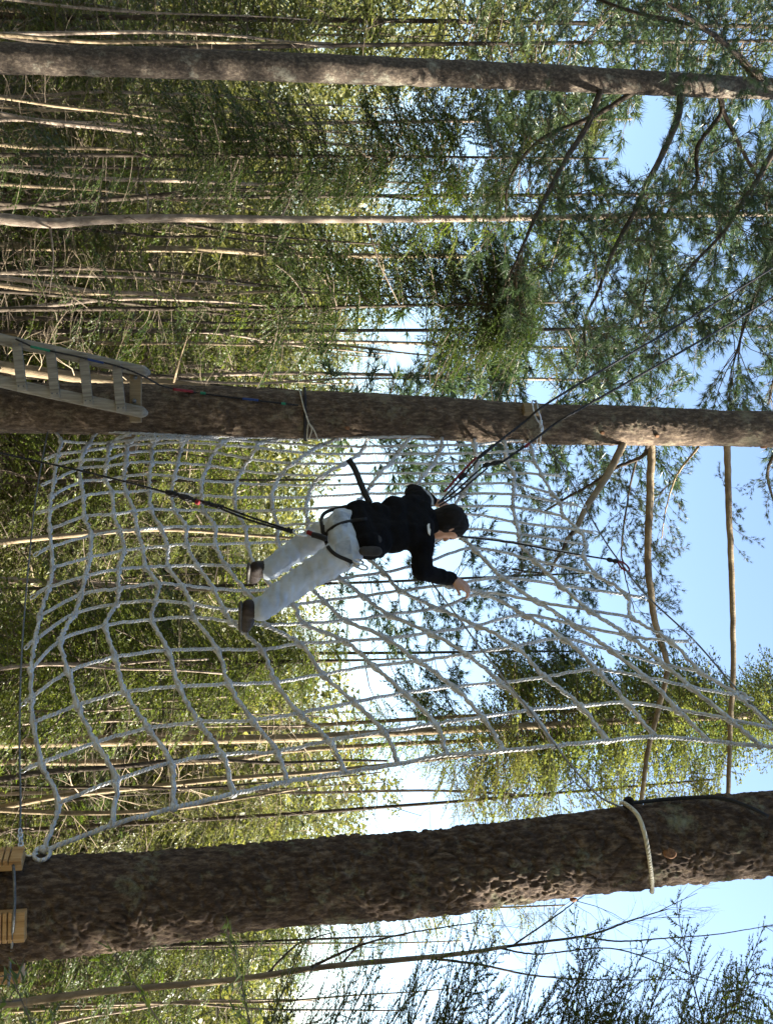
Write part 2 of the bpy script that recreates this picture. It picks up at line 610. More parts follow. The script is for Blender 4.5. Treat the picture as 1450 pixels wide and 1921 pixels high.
def clump(seed, rad=0.45, nleaf=44, leaf=0.11, w=0.028):
    g = np.random.default_rng(seed)
    T_ = Tmpl()
    for _ in range(nleaf):
        p = g.normal(size=3)
        p = p / np.linalg.norm(p) * rad * g.uniform(0.1, 1.0) ** 0.6 * np.array((1, 1, 0.55))
        e = g.normal(size=3) * np.array((1, 1, 0.5)) + np.array((0, 0, -0.3))
        e /= np.linalg.norm(e)
        sd = np.cross(e, g.normal(size=3))
        sd = sd / np.linalg.norm(sd) * w * g.uniform(0.6, 1.4)
        T_.leaf(p, p + e * leaf * g.uniform(0.6, 1.5), sd)
    return T_.done()


def twig_fan(seed, L=1.0, depth=3, spread=0.6, up=0.0, w0=0.012, kids=4):
    """bare branching twigs"""
    g = np.random.default_rng(seed)
    T_ = Tmpl()

    def grow(p, d, l, w, k):
        P = [p]
        dd = d.copy()
        for _ in range(3):
            dd = dd + g.normal(0, 0.14, 3) + np.array((0, 0, up))
            dd /= np.linalg.norm(dd)
            P.append(P[-1] + dd * l / 3)
        T_.wood(P, np.linspace(w, w * 0.45, 4))
        if k:
            for _ in range(kids):
                t = g.uniform(0.25, 1.0)
                i = min(2, int(t * 3))
                q_ = P[i] + (P[i + 1] - P[i]) * (t * 3 - i)
                e = dd + g.normal(0, spread, 3)
                e /= np.linalg.norm(e)
                grow(q_, e, l * g.uniform(0.4, 0.7), w * 0.5, k - 1)
    grow(np.zeros(3), np.array((1.0, 0, 0)), L, w0, depth)
    return T_.done()


def place(mb, tmpl, Mx, T_, leaf_mat_=0, wood_mat=1):
    """stamp a template with k 3x3 matrices and k offsets"""
    Mx = np.asarray(Mx).reshape(-1, 3, 3)
    T_ = np.asarray(T_).reshape(-1, 3)
    k = len(T_)
    for V, Fc, m_ in ((tmpl.lv, tmpl.lf, leaf_mat_), (tmpl.wv, tmpl.wf, wood_mat)):
        if len(V) == 0 or k == 0: continue
        W = np.einsum('kij,vj->kvi', Mx, V) + T_[:, None, :]
        Fk = Fc[None] + (np.arange(k) * len(V))[:, None, None]
        mb.add(W.reshape(-1, 3), Fk.reshape(-1, 3), m_, False)


def orient(d, roll=0.0, s=1.0):
    """matrix whose x axis is d and whose z axis stays up"""
    d = np.asarray(d, float)
    d = d / np.linalg.norm(d)
    y = np.cross((0, 0, 1.0), d)
    if np.linalg.norm(y) < 1e-3: y = np.array((0, 1.0, 0))
    y /= np.linalg.norm(y)
    z = np.cross(d, y)
    c, sn = math.cos(roll), math.sin(roll)
    return np.stack((d, y * c + z * sn, -y * sn + z * c), 1) * s


HB = [hemlock_bough(20 + k, leaf=0.046, w=0.0150, step=0.068, lstep=0.028, droop=0.18 + 0.06 * k) for k in range(4)]
HBN = [hemlock_bough(40 + k, L=1.5, leaf=0.038, w=0.0072, step=0.055, lstep=0.017, droop=-0.16 - 0.06 * k, sub=-0.6) for k in range(3)]
HBS = [hemlock_bough(50 + k, L=1.5, leaf=0.075, w=0.012, step=0.075, lstep=0.05, droop=0.1 + 0.05 * k) for k in range(3)]
HBF = [hemlock_bough(60 + k, leaf=0.115, w=0.030, step=0.11, lstep=0.058, droop=0.2 + 0.1 * k) for k in range(3)]
PS = [pine_spray(80 + k, needle=0.09, w=0.0030, tufts=13, per=24) for k in range(4)]
HBM = [hemlock_bough(70 + k, leaf=0.052, w=0.0205, step=0.082, lstep=0.038, droop=0.2 + 0.08 * k) for k in range(3)]
PSF = [pine_spray(90 + k, L=0.9, needle=0.12, w=0.0052, tufts=15, per=15) for k in range(3)]
CL = [clump(100 + k, rad=0.6, nleaf=46, leaf=0.105, w=0.045) for k in range(4)]
TW = [twig_fan(120 + k, w0=0.0055, kids=3) for k in range(4)]
TWD = [twig_fan(130 + k, L=1.2, depth=2, spread=0.4, w0=0.009, kids=3) for k in range(3)]


DENS = 1.38


HOLES = [(1185, 290, 95, 55), (895, 285, 40, 55), (1320, 1000, 60, 170), (1400, 1160, 70, 150), (1385, 665, 70, 55), (905, 930, 70, 70), (730, 650, 110, 60), (690, 1290, 80, 60),
         (1010, 1120, 60, 50), (905, 1265, 60, 70), (1240, 1770, 260, 75), (620, 870, 40, 50), (800, 1640, 60, 30), (1110, 560, 40, 40), (1290, 470, 45, 40), (860, 1860, 130, 60), (980, 460, 35, 35), (1010, 740, 30, 60)]


def proj(p):
    d = np.asarray(p) - CAMP
    f = d[1] * CP + d[2] * SP
    return 725 + F * (d[2] * CP - d[1] * SP) / f, 960.5 + F * d[0] / f


def in_gap(p):
    x, y = proj(p)
    return any(((x - a) / c) ** 2 + ((y - b) / e) ** 2 < 0.55 for a, b, c, e in HOLES)


def crown_on(mb, P, Rz, n, Lf, tm, t0=0.0, t1=1.0, elev=(-20, 10), prof=None, azc=None, azw=180, sc=1.5, power=1.0):
    """n boughs round a trunk line P; Lf(t) bough length; tm templates; sc template length"""
    P = np.asarray(P)
    n = int(n * DENS) if tm is not TWD else n
    for k in range(n):
        u = ((k + random.random()) / n) ** power
        t = t0 + (t1 - t0) * u
        i = t * (len(P) - 1)
        j = min(len(P) - 2, int(i))
        p = P[j] + (P[j + 1] - P[j]) * (i - j)
        az = random.uniform(0, 2 * math.pi) if azc is None else azc + R(random.uniform(-azw, azw))
        el = R(random.uniform(*elev))
        d = (math.cos(az) * math.cos(el), math.sin(az) * math.cos(el), math.sin(el))
        L = Lf(u) * random.uniform(0.65, 1.2)
        if p[1] > 5 and (in_gap(p + np.array(d) * L * .75) or in_gap(p + np.array(d) * L * .4)): continue
        place(mb, random.choice(tm), orient(d, random.uniform(-0.35, 0.35), L / sc), p)


def trunk_line(pts, Y, n=24, Y1=None, down=True):
    """world points of a trunk traced as (px, py), carried down to the ground"""
    P = [at(px, py, Y + (0 if Y1 is None else (Y1 - Y) * k / (len(pts) - 1))) for k, (px, py) in enumerate(pts)]
    P = smooth_line(P, n)
    if down:
        d = P[2] - P[0]
        d = d / d[2]
        g = ground_z(P[0][0], P[0][1])
        h = P[0][2] - g + 0.15
        low = [P[0] - d * h * (0.55 * f) - np.array((0, 0, h * 0.45 * f)) for f in (1.0, 0.66, 0.33)]
        P = np.vstack((low, P))
    return P


def trunk_tube(mb, P, r0, r1, n=10, m=0, bumpy=0.05):
    k = len(P)
    rad = 1 + RNG.normal(0, bumpy, (k, n))
    V, Fd = tube(P, np.linspace(r0, r1, k), n, rad=rad)
    mb.add(V, Fd, m)


N_TREES = [0]


def tree(name, label, pts, Y, w0, w1, bark, crown=None, leaf=None, twig='twig', group=None, cat='tree', top=None, Y1=None, stubs=0):
    """traced trunk plus a crown made by crown(mb, line)"""
    P = trunk_line(pts, Y, Y1=Y1)
    if top is not None:                       # carry on above the last traced point
        d = (P[-1] - P[-4]); d /= d[2]
        ext = [P[-1] + d * top * f for f in (0.33, 0.66, 1.0)]
        P = np.vstack((P, ext))
    base = P[0].copy()
    t = thing(name, base, label, cat, group)
    mb = MB()
    r0, r1 = w0 / 2 / ppm(Y), w1 / 2 / ppm(Y)
    trunk_tube(mb, P, r0, r1)
    for _ in range(stubs):
        j = random.randint(2, len(P) - 3)
        az = random.uniform(0, 2 * math.pi)
        d = np.array((math.cos(az), math.sin(az), random.uniform(-0.3, 0.5)))
        l = random.uniform(0.3, 1.1)
        q_ = P[j] + d * l
        V, Fd = tube([P[j], P[j] + d * l * 0.5 + np.array((0, 0, random.uniform(-.06, .06))), q_], [r0 * 0.22, r0 * 0.15, 0.004], 5)
        mb.add(V, Fd, 0)
    mb.build('trunk', M[bark], t, base)
    if crown:
        cb = MB()
        crown(cb, P)
        if cb.n:
            cb.build('crown', [M[leaf], M[twig]], t, base)
    return t, P


# ------------------------------------------------------------------ the three near trunks, with real bark relief
class Big:
    def __init__(self, pts, Y, nu, nz, depth, cell, zs, ext_up, seed, flare=1.35):
        self.pts = np.array(pts, float)
        self.Y = Y
        a = np.linspace(-60, 1520, nz)
        px = self.pts[:, 0]
        pc = np.interp(a, px, self.pts[:, 1])
        pw = np.interp(a, px, self.pts[:, 2])
        # soften the traced centre line
        k = np.ones(61) / 61
        pc = np.convolve(np.pad(pc, 30, mode='reflect', reflect_type='odd'), k, 'valid')
        pw = np.convolve(np.pad(pw, 30, mode='reflect', reflect_type='odd'), k, 'valid')
        P = np.array([at(x, y, Y) for x, y in zip(a, pc)])
        r = pw / 2 / F * np.array([Y / ray(x, y)[1] for x, y in zip(a, pc)])
        self.a, self.pc, self.pw = a, pc, pw
        d = (P[8] - P[0]); d /= d[2]
        h = P[0][2] - ground_z(P[0][0], P[0][1]) + 0.2
        lf = np.linspace(1, 0.03, 26)
        low = np.array([P[0] - d * h * f * 0.7 - np.array((0, 0, h * f * 0.3)) for f in lf])
        rl = r[0] * (1 + (flare - 1) * lf ** 3)
        d2 = (P[-1] - P[-9]); d2 /= d2[2]
        uf = np.linspace(0.03, 1, 20)
        upp = np.array([P[-1] + d2 * ext_up * f for f in uf])
        ru = r[-1] * (1 - 0.75 * uf)
        self.line = np.vstack((low, P, upp))
        self.rad = np.concatenate((rl, r, ru))
        self.base = self.line[0].copy()
        V, Fd = tube(self.line, self.rad, nu)
        m = len(self.line)
        core = V[:m * nu]
        C = np.repeat(self.line, nu, 0)
        Nn = core - C
        Nn /= np.linalg.norm(Nn, axis=1)[:, None]
        warp = np.stack([vnoise(core * 9 + 7.7 * i, seed + i) for i in range(3)], 1) - 0.5
        Q = core + warp * 0.075
        e, cid = worley(Q / np.array((cell, cell, cell * zs)), seed + 10)
        e2, _ = worley(Q / np.array((cell * .45, cell * .45, cell * zs * .5)), seed + 20)
        plate = np.clip(e * 3.6, 0, 1) ** 0.7
        dsp = depth * (plate * (0.55 + 0.45 * cid) + 0.3 * np.clip(e2 * 2, 0, 1)) + 0.012 * (vnoise(core * 5, seed + 30) - 0.5) - depth * 0.75
        dsp = dsp * (0.35 + 1.3 * vnoise(core * np.array((4.0, 4.0, 1.6)), seed + 40))
        core += Nn * dsp[:, None]
        V[:m * nu] = core
        self.V, self.F = V, Fd

    def surf(self, px, py, eps=0.004):
        c = np.interp(px, self.a, self.pc)
        hw = np.interp(px, self.a, self.pw) / 2
        s = max(-0.999, min(0.999, (py - c) / hw))
        r = hw / F * self.Y / ray(px, c)[1]
        r2 = r + eps
        return at(px, c + (py - c) * r2 / r, self.Y - r2 * math.sqrt(1 - s * s))


def knot(parent, base, big, px, py, size, m='scar'):
    """a healed branch scar on a trunk"""
    p = big.surf(px, py, 0.0)
    c = np.array([np.interp(p[2], big.line[:, 2], big.line[:, i]) for i in range(3)])
    nrm = p - c
    nrm[2] = 0
    nrm /= np.linalg.norm(nrm)
    u = np.cross((0, 0, 1), nrm)
    mb = MB()
    prof = [(1.3, -0.4), (1.15, 0.35), (0.9, 0.62), (0.62, 0.5), (0.3, 0.6), (0.05, 0.66)]
    k = 12
    Vs = []
    for rr, hh in prof:
        for j in range(k):
            a_ = 2 * math.pi * j / k
            q_ = rr * size * (1 + 0.05 * math.sin(2 * a_ + px))
            Vs.append(p + u * math.cos(a_) * q_ + np.array((0, 0, 1.25)) * math.sin(a_) * q_ + nrm * hh * size)
    ii = np.arange(len(prof) * k).reshape(-1, k)
    qd = np.stack((ii[:-1], np.roll(ii[:-1], -1, 1), np.roll(ii[1:], -1, 1), ii[1:]), -1).reshape(-1, 4)
    mb.add(Vs, {4: qd})
    return mb.build('branch_scar', M[m], parent, base)


Y_R, Y_C, Y_L = 4.6, 7.4, 10.5
big_r = Big([(-60, 1710, 194), (0, 1706, 190), (250, 1690, 172), (500, 1660, 148), (700, 1646, 157), (800, 1640, 152), (1000, 1613, 147), (1200, 1587, 149), (1450, 1562, 155), (1520, 1557, 152)],
            Y_R, 168, 600, 0.018, 0.036, 2.3, 9.0, 3)
big_c = Big([(-60, 762, 98), (0, 764, 97), (300, 768, 95), (500, 776, 92), (700, 780, 84), (1000, 795, 76), (1220, 800, 74), (1300, 802, 68), (1450, 805, 67), (1520, 807, 64)],
            Y_C, 96, 620, 0.009, 0.026, 2.0, 8.0, 51)
big_l = Big([(-60, 107, 56), (0, 109, 55), (500, 124, 52), (1000, 144, 47), (1300, 160, 42), (1450, 167, 38), (1520, 170, 36)],
            Y_L, 56, 420, 0.007, 0.035, 1.4, 8.0, 91)

t_right = thing('pine_tree', big_r.base, 'thick red-brown pine trunk nearest the camera with pale rope loop tied round it', 'tree')
MB().add(big_r.V, big_r.F).build('trunk', M['bark_red'], t_right, big_r.base)
for px, py, s in ((636, 1707, 0.014), (1256, 1601, 0.021), (1075, 1688, 0.012), (733, 1722, 0.016)):
    knot(t_right, big_r.base, big_r, px, py, s)

t_cent = thing('pine_tree', big_c.base, 'middle pine trunk holding the ladder and the far edge of the rope net', 'tree')
MB().add(big_c.V, big_c.F).build('trunk', M['bark_brown'], t_cent, big_c.base)
for px, py, s in ((652, 803, 0.012), (815, 768, 0.011), (1130, 812, 0.012), (1232, 818, 0.012), (1432, 838, 0.020)):
    knot(t_cent, big_c.base, big_c, px, py, s)

t_left = thing('pine_tree', big_l.base, 'straight grey-brown pine trunk at the left with bare limbs reaching right', 'tree')
MB().add(big_l.V, big_l.F).build('trunk', M['bark_grey'], t_left, big_l.base)
for px, py, s in ((655, 118, 0.018), (912, 123, 0.016), (764, 115, 0.012)):
    knot(t_left, big_l.base, big_l, px, py, s)


def limb(parent, base, pts, Y, w0, w1, m, Y1=None, n=7, name='limb'):
    """a branch traced as (px, py), going from Y to Y1 in depth"""
    Y1 = Y if Y1 is None else Y1
    k = len(pts)
    P = np.array([at(px, py, Y + (Y1 - Y) * i / (k - 1)) for i, (px, py) in enumerate(pts)])
    P = smooth_line(P, 10 * k)
    P[2:-1] += RNG.normal(0, 0.0015, (len(P) - 3, 3))
    r = np.linspace(w0 / 2 / ppm(Y), w1 / 2 / ppm(Y1), len(P))
    V, Fd = tube(P, r, n, rad=1 + RNG.normal(0, 0.03, (len(P), n)))
    MB().add(V, Fd).build(name, M[m], parent, base)
    return P


def pine_along(mb, P, n, t0, t1, Lr, tm=PS, out=0.9, sc=0.7, up=0.15, down=0.0):
    """needle sprays fanned out on both sides of a limb"""
    for k in range(n):
        t = t0 + (t1 - t0) * (k + random.random()) / n
        i = t * (len(P) - 1)
        j = min(len(P) - 2, int(i))
        p = P[j] + (P[j + 1] - P[j]) * (i - j)
        d = P[j + 1] - P[j]
        d = d / np.linalg.norm(d)
        e = d * random.uniform(0.2, 1.0) + RNG.normal(0, out, 3) * np.array((1, 1, 0.6)) + np.array((0, 0, up - random.random() * down))
        L_ = random.uniform(*Lr)
        e = e / np.linalg.norm(e)
        if in_gap(p + e * L_ * .8): continue
        place(mb, random.choice(tm), orient(e, random.uniform(-0.6, 0.6), L_ / sc), p)


# ---- limbs and needles of the left pine
cb = MB()
for pts, Y1, w0, w1, n_, t0 in (
        ([(1129, 160), (1102, 234), (1064, 293), (1019, 376), (985, 450), (955, 520)], 9.6, 14, 4, 26, 0.25),
        ([(1195, 168), (1115, 217), (1012, 264), (957, 334), (948, 400)], 11.2, 12, 4, 20, 0.25),
        ([(1277, 175), (1270, 224), (1240, 293), (1212, 345), (1198, 380), (1150, 470), (1122, 545), (1098, 600), (1098, 673)], 9.4, 15, 3, 40, 0.3),
        ([(1345, 168), (1353, 210), (1308, 276), (1305, 345), (1260, 385), (1226, 463), (1212, 532), (1195, 635)], 11.4, 11, 3, 40, 0.3),
        ([(1352, 170), (1357, 210), (1405, 307), (1430, 350), (1440, 420)], 11.0, 11, 4, 22, 0.35),
        ([(1530, 172), (1450, 286), (1422, 334), (1381, 397), (1357, 435), (1281, 518), (1233, 614)], 9.8, 15, 3, 46, 0.3),
        ([(1600, 175), (1520, 330), (1450, 480), (1400, 600), (1370, 700)], 9.5, 13, 3, 44, 0.3),
        ([(1620, 175), (1560, 420), (1470, 640), (1440, 760)], 11.5, 13, 3, 34, 0.3),
        ([(1440, 160), (1381, 100), (1329, 59), (1250, 7)], 9.2, 12, 6, 22, 0.2),
        ([(1420, 150), (1330, 60), (1180, 20), (1080, -20)], 11.5, 12, 5, 26, 0.25)):
    P = limb(t_left, big_l.base, pts, Y_L, w0, w1, 'bark_dark', Y1)
    pine_along(cb, P, int(n_ * 1.75), t0, 1.0, (0.4, 0.85))
cb.build('crown', [M['pine'], M['twig']], t_left, big_l.base)

# ---- limbs and needles of the middle pine
cb = MB()
P = limb(t_cent, big_c.base, [(1221, 815), (1221, 850), (1218, 950), (1215, 1050), (1225, 1150), (1238, 1200), (1251, 1255), (1235, 1330), (1215, 1410), (1203, 1500)], Y_C, 17, 9, 'bark_tan', 7.9)
pine_along(cb, P, 22, 0.2, 0.52, (0.2, 0.42), up=0.35)
P = limb(t_cent, big_c.base, [(1363, 815), (1364, 850), (1366, 950), (1372, 1080), (1375, 1250), (1370, 1350), (1365, 1500)], Y_C, 15, 9, 'bark_tan', 8.2)
pine_along(cb, P, 10, 0.27, 0.42, (0.15, 0.3), up=0.2)
P = limb(t_cent, big_c.base, [(1172, 820), (1160, 850), (1130, 905), (1100, 950), (1080, 990), (1062, 1015)], Y_C, 17, 9, 'bark_tan', 7.0)
P2 = limb(t_cent, big_c.base, [(1216, 830), (1205, 855), (1150, 880), (1110, 908), (1060, 935), (1020, 960)], Y_C, 9, 4, 'bark_dark', 7.9)
pine_along(cb, P2, 30, 0.3, 1.0, (0.25, 0.5))
P3 = limb(t_cent, big_c.base, [(1075, 995), (1040, 1055), (1025, 1075), (960, 1068)], 7.0, 7, 3, 'bark_dark', 7.6)
pine_along(cb, P3, 26, 0.3, 1.0, (0.25, 0.5))
P4 = limb(t_cent, big_c.base, [(1195, 858), (1180, 920), (1167, 1010), (1168, 1060), (1190, 1150)], 7.6, 5, 2, 'bark_dark', 8.2)
pine_along(cb, P4, 24, 0.2, 1.0, (0.2, 0.42))
P5 = limb(t_cent, big_c.base, [(1310, 838), (1270, 890), (1250, 950), (1240, 1010)], 7.4, 5, 2, 'bark_tan', 8.0)
pine_along(cb, P5, 26, 0.3, 1.0, (0.2, 0.4))
P6 = limb(t_cent, big_c.base, [(1480, 820), (1440, 880), (1455, 960)], 7.4, 9, 4, 'bark_dark', 7.9)
pine_along(cb, P6, 14, 0.3, 1.0, (0.2, 0.4))
cb.build('crown', [M['pine'], M['twig']], t_cent, big_c.base)

# ------------------------------------------------------------------ cargo net
A2, B2 = np.array((-0.60, Y_C)), np.array((1.50, Y_R))
LAT = np.append((B2 - A2) / np.linalg.norm(B2 - A2), 0)
NRM = np.array((-LAT[1], LAT[0], 0))
NRM = NRM if NRM[1] < 0 else -NRM            # towards the camera


def on_net(px, py, off=0.0):
    """the point seen at a pixel, off metres on the camera's side of the net's plane"""
    d = ray(px, py)
    a = np.array((A2[0], A2[1], 0)) + NRM * off
    t = (a - CAMP)[:2].dot(NRM[:2]) / d[:2].dot(NRM[:2])
    return CAMP + d * t


NET = [
 [(80,1598),(209,1548),(326,1516),(438,1490),(539,1466),(647,1450),(748,1433),(838,1416),(945,1408),(1040,1399),(1139,1390),(1227,1382),(1329,1390),(1427,1400),(1520,1408)],
 [(110,1508),(218,1463),(321,1431),(417,1415),(519,1410),(618,1389),(720,1373),(817,1358),(905,1345),(994,1332),(1088,1324),(1176,1318),(1272,1332),(1370,1350),(1450,1366)],
 [(78,1431),(180,1393),(279,1366),(374,1355),(474,1351),(562,1338),(664,1317),(759,1300),(850,1288),(939,1281),(1023,1270),(1119,1256),(1211,1271),(1295,1288),(1385,1305)],
 [(63,1355),(146,1323),(235,1298),(336,1288),(429,1283),(517,1280),(606,1265),(701,1249),(784,1240),(874,1227),(966,1212),(1057,1198),(1145,1220),(1247,1248),(1313,1259)],
 [(59,1309),(129,1260),(216,1233),(315,1220),(408,1218),(490,1218),(563,1207),(648,1203),(724,1197),(807,1187),(895,1173),(986,1154),(1077,1172),(1180,1193),(1259,1203)],
 [(59,1256),(114,1201),(199,1173),(286,1163),(364,1158),(434,1166),(500,1172),(571,1170),(648,1164),(730,1153),(821,1141),(907,1113),(1007,1128),(1106,1145),(1186,1158)],
 [(67,1200),(139,1152),(218,1133),(292,1127),(360,1133),(420,1143),(492,1142),(552,1135),(608,1127),(681,1118),(751,1108),(840,1097),(943,1084),(1052,1098),(1175,1116)],
 [(75,1155),(153,1115),(224,1104),(297,1094),(341,1098),(401,1104),(461,1108),(515,1104),(575,1096),(639,1085),(720,1074),(800,1055),(888,1028),(1003,1051),(1119,1078)],
 [(92,1101),(160,1081),(223,1068),(274,1064),(316,1062),(370,1060),(425,1061),(478,1060),(535,1056),(600,1048),(680,1040),(780,1022),(866,1008),(976,1020),(1095,1043)],
 [(99,1064),(169,1046),(233,1033),(268,1029),(314,1024),(350,1021),(404,1021),(464,1019),(522,1017),(577,1011),(650,1010),(752,1004),(862,992),(974,1002),(1100,1022)],
 [(97,1025),(171,1004),(225,996),(258,994),(302,990),(349,988),(404,988),(460,988),(520,986),(578,982),(655,978),(758,974),(866,964),(968,979),(1085,994)],
 [(94,992),(159,969),(214,965),(252,959),(283,955),(328,957),(381,957),(443,959),(512,957),(574,954),(662,950),(764,945),(853,950),(962,951),(1057,968)],
 [(94,957),(157,931),(210,923),(237,923),(281,921),(322,925),(379,929),(441,933),(510,933),(578,933),(685,927),(772,926),(868,926),(963,928),(1050,942)],
 [(97,930),(152,904),(198,900),(233,894),(281,890),(328,894),(379,902),(443,906),(516,910),(586,911),(697,908),(782,908),(881,908),(964,908),(1036,926)],
 [(102,901),(150,879),(200,875),(237,869),(285,867),(334,869),(390,873),(454,883),(528,890),(605,892),(712,888),(797,888),(890,890),(964,887),(1016,890)],
 [(105,872),(153,863),(202,861),(239,850),(285,846),(339,844),(402,848),(468,861),(549,869),(645,870),(733,868),(813,870),(895,868),(948,863),(1002,865)],
 [(109,852),(158,846),(204,840),(239,836),(287,832),(343,830),(412,834),(481,840),(578,850),(672,852),(745,851),(823,851),(892,850),(950,847),(998,845)],
 [(115,827),(167,832),(208,830),(245,826),(292,823),(345,823),(420,826),(490,829),(600,836),(683,838),(757,836),(828,835),(890,834),(945,828),(992,824)],
 [(97,798),(182,808),(245,812),(292,815),(345,817),(410,818),(460,820),(560,822),(637,821),(691,821),(770,819),(828,819),(888,817),(941,811),(999,801)],
]
NV, NH = len(NET), len(NET[0])
ND = np.zeros((NV, NH, 3))
for v in range(NV):
    for h in range(NH):
        off = -0.10 * math.exp(-((v - 8.5) / 3.5) ** 2 - ((h - 7.5) / 4.0) ** 2) + 0.05 * math.sin(v * 1.7 + h * 0.9) * (0.2 if h in (0, NH - 1) else 1)
        off += -0.12 * (1 - abs(h - 7) / 7.0) * (1 if 3 < v < 16 else 0.3)
        ND[v, h] = on_net(*NET[v][h], off)
net_o = ND[0, 0].copy()
net = thing('cargo_net', net_o, 'pale grey knotted rope cargo net slung between two pine trunks', 'net')
for v in range(NV):
    P = smooth_line(ND[v], 8 * (NH - 1) + 1)
    P[1:-1] += RNG.normal(0, 0.0018, (len(P) - 2, 3))
    V, Fd = tube(P, 0.0096 if v else 0.0112, 8)
    MB().add(V, Fd).build('vertical_rope', M['net_rope'], net, net_o)
for h in range(NH):
    P = smooth_line(ND[:, h], 14 * (NV - 1) + 1)
    u = np.linspace(0, NV - 1, len(P))
    dn = np.abs(u - np.round(u)) * 14
    g_ = 0.5 - 0.5 * np.cos(2 * np.pi * u * 3.0)
    P = P - NRM * (0.008 * np.exp(-(dn / 2.0) ** 2))[:, None]
    rr = (0.0100 if h in (0, NH - 1) else 0.0112) * (1 + 0.16 * g_ + 0.95 * np.exp(-(dn / 1.35) ** 2)) * (1 + RNG.normal(0, 0.07, len(P)))
    P[1:-1] += RNG.normal(0, 0.0028, (len(P) - 2, 3))
    V, Fd = tube(P, rr, 8, rad=1 + RNG.normal(0, 0.06, (len(P), 8)))
    MB().add(V, Fd).build('cross_rope', M['net_rope'], net, net_o)


def ring(c, ax, r, w, n=20, m=6, squash=1.0, longdir=None):
    ax = np.asarray(ax, float); ax /= np.linalg.norm(ax)
    u = np.cross(ax, (0.3, 0.2, 1.0)) if longdir is None else np.asarray(longdir, float) - ax * ax.dot(longdir)
    u /= np.linalg.norm(u)
    v_ = np.cross(ax, u)
    th = np.linspace(0, 2 * math.pi, n, endpoint=False)
    P = c + np.outer(np.cos(th), u) * r + np.outer(np.sin(th), v_) * r * squash
    return tube(P, w, m, closed=True)


# thimble loops at the corners
for v, h, d in ((0, 0, (-1, 12)), (NV - 1, NH - 1, (2, -3)), (2, NH - 1, (8, 4))):
    c = on_net(NET[v][h][0] + d[0] * 0.6, NET[v][h][1] + d[1] * 0.3)
    V, Fd = ring(c, NRM, 0.034 * (0.8 if v else 1), 0.010, longdir=LAT)
    MB().add(V, Fd).build('thimble', M['net_rope'], net, net_o)

# ------------------------------------------------------------------ steel cables, clips and chain
def line_obj(name, P, r, m, label, cat, n=6, group=None):
    V, Fd = tube(P, r, n)
    return tag(MB().add(V, Fd).build(name, M[m], None, P[0]), label, cat, group)


TOPC = [(1006, 796), (1018, 822), (1060, 885), (1125, 1000), (1168, 1062), (1215, 1120), (1302, 1202), (1396, 1308), (1500, 1400), (1590, 1482)]
P = smooth_line([on_net(x, y, -0.03) for x, y in TOPC], 60)
line_obj('steel_cable', P, 0.0055, 'cable', 'thin steel cable sloping up across the top of the net', 'cable')
BOTC = [(93, 795), (80, 860), (66, 945), (60, 1000), (52, 1083), (44, 1180), (39, 1270), (37, 1400), (39, 1500), (38, 1556)]
P = smooth_line([on_net(x, y, 0.0) for x, y in BOTC], 60)
line_obj('steel_cable', P, 0.0050, 'cable', 'thin steel cable strung along below the bottom edge of the net', 'cable')

# small quick links that tie the net to the cables
for v, h, (hx, hy) in ((2, 0, (38, 1448)), (4, 0, (42, 1322)), (6, 0, (48, 1216)), (8, 0, (58, 1122)), (10, 0, (64, 1042)), (12, 0, (70, 962)), (14, 0, (78, 910)), (16, 0, (84, 862)),
                       (12, 14, (1098, 950)), (10, 14, (1122, 1000)), (6, 14, (1214, 1122)), (4, 14, (1302, 1203)), (2, 14, (1412, 1312)), (14, 14, (1062, 892))):
    a, b = ND[v, h], on_net(hx, hy, -0.01)
    d = b - a
    L_ = np.linalg.norm(d)
    mb = MB()
    V, Fd = tube(smooth_line([a, a + d * 0.4 + np.array((0, 0, -0.006)), a + d * 0.72], 8), 0.011, 7)
    mb.add(V, Fd)
    lk = mb.build('tie_rope', M['net_rope'], net, net_o)
    V, Fd = ring(a + d * 0.86, NRM + LAT * 0.6, max(0.016, L_ * 0.16), 0.004, longdir=d, squash=0.55)
    V = V - net_o
    me = MB().add(V, Fd).mesh('link', M['steel'])
    link('quick_link', me, lk)

# hanging chain between cable, wood block and net corner
ch_o = on_net(38, 1560)
chain = thing('chain', ch_o, 'short bright steel chain joining the bottom cable to the wood blocks', 'chain')
lnk = None
for k in range(6):
    c = on_net(38 + 0.4 * k, 1560 + 8.0 * k)
    V, Fd = ring(np.zeros(3), NRM if k % 2 else np.array((0, 0, 1.0)) + NRM * .6, 0.015, 0.0042, 14, 6, 0.62, LAT)
    if k < 2:
        me = MB().add(V, Fd).mesh('link', M['steel'])
        lnk = (lnk or []) + [me]
    o = link('link', lnk[k % 2], chain)
    o.location = Vector(c - ch_o)
V, Fd = tube(smooth_line([on_net(46, 1604), on_net(58, 1606), on_net(72, 1601)], 8), 0.005, 6)
MB().add(V, Fd).build('shackle', M['steel'], chain, ch_o)

# ------------------------------------------------------------------ wood blocks and wrap cable at the right trunk
def frame_on(big, px, py):
    p = big.surf(px, py, 0.0)
    c = np.array([np.interp(p[2], big.line[:, 2], big.line[:, i]) for i in range(3)])
    n_ = p - c
    n_[2] = 0
    n_ /= np.linalg.norm(n_)
    return p, n_


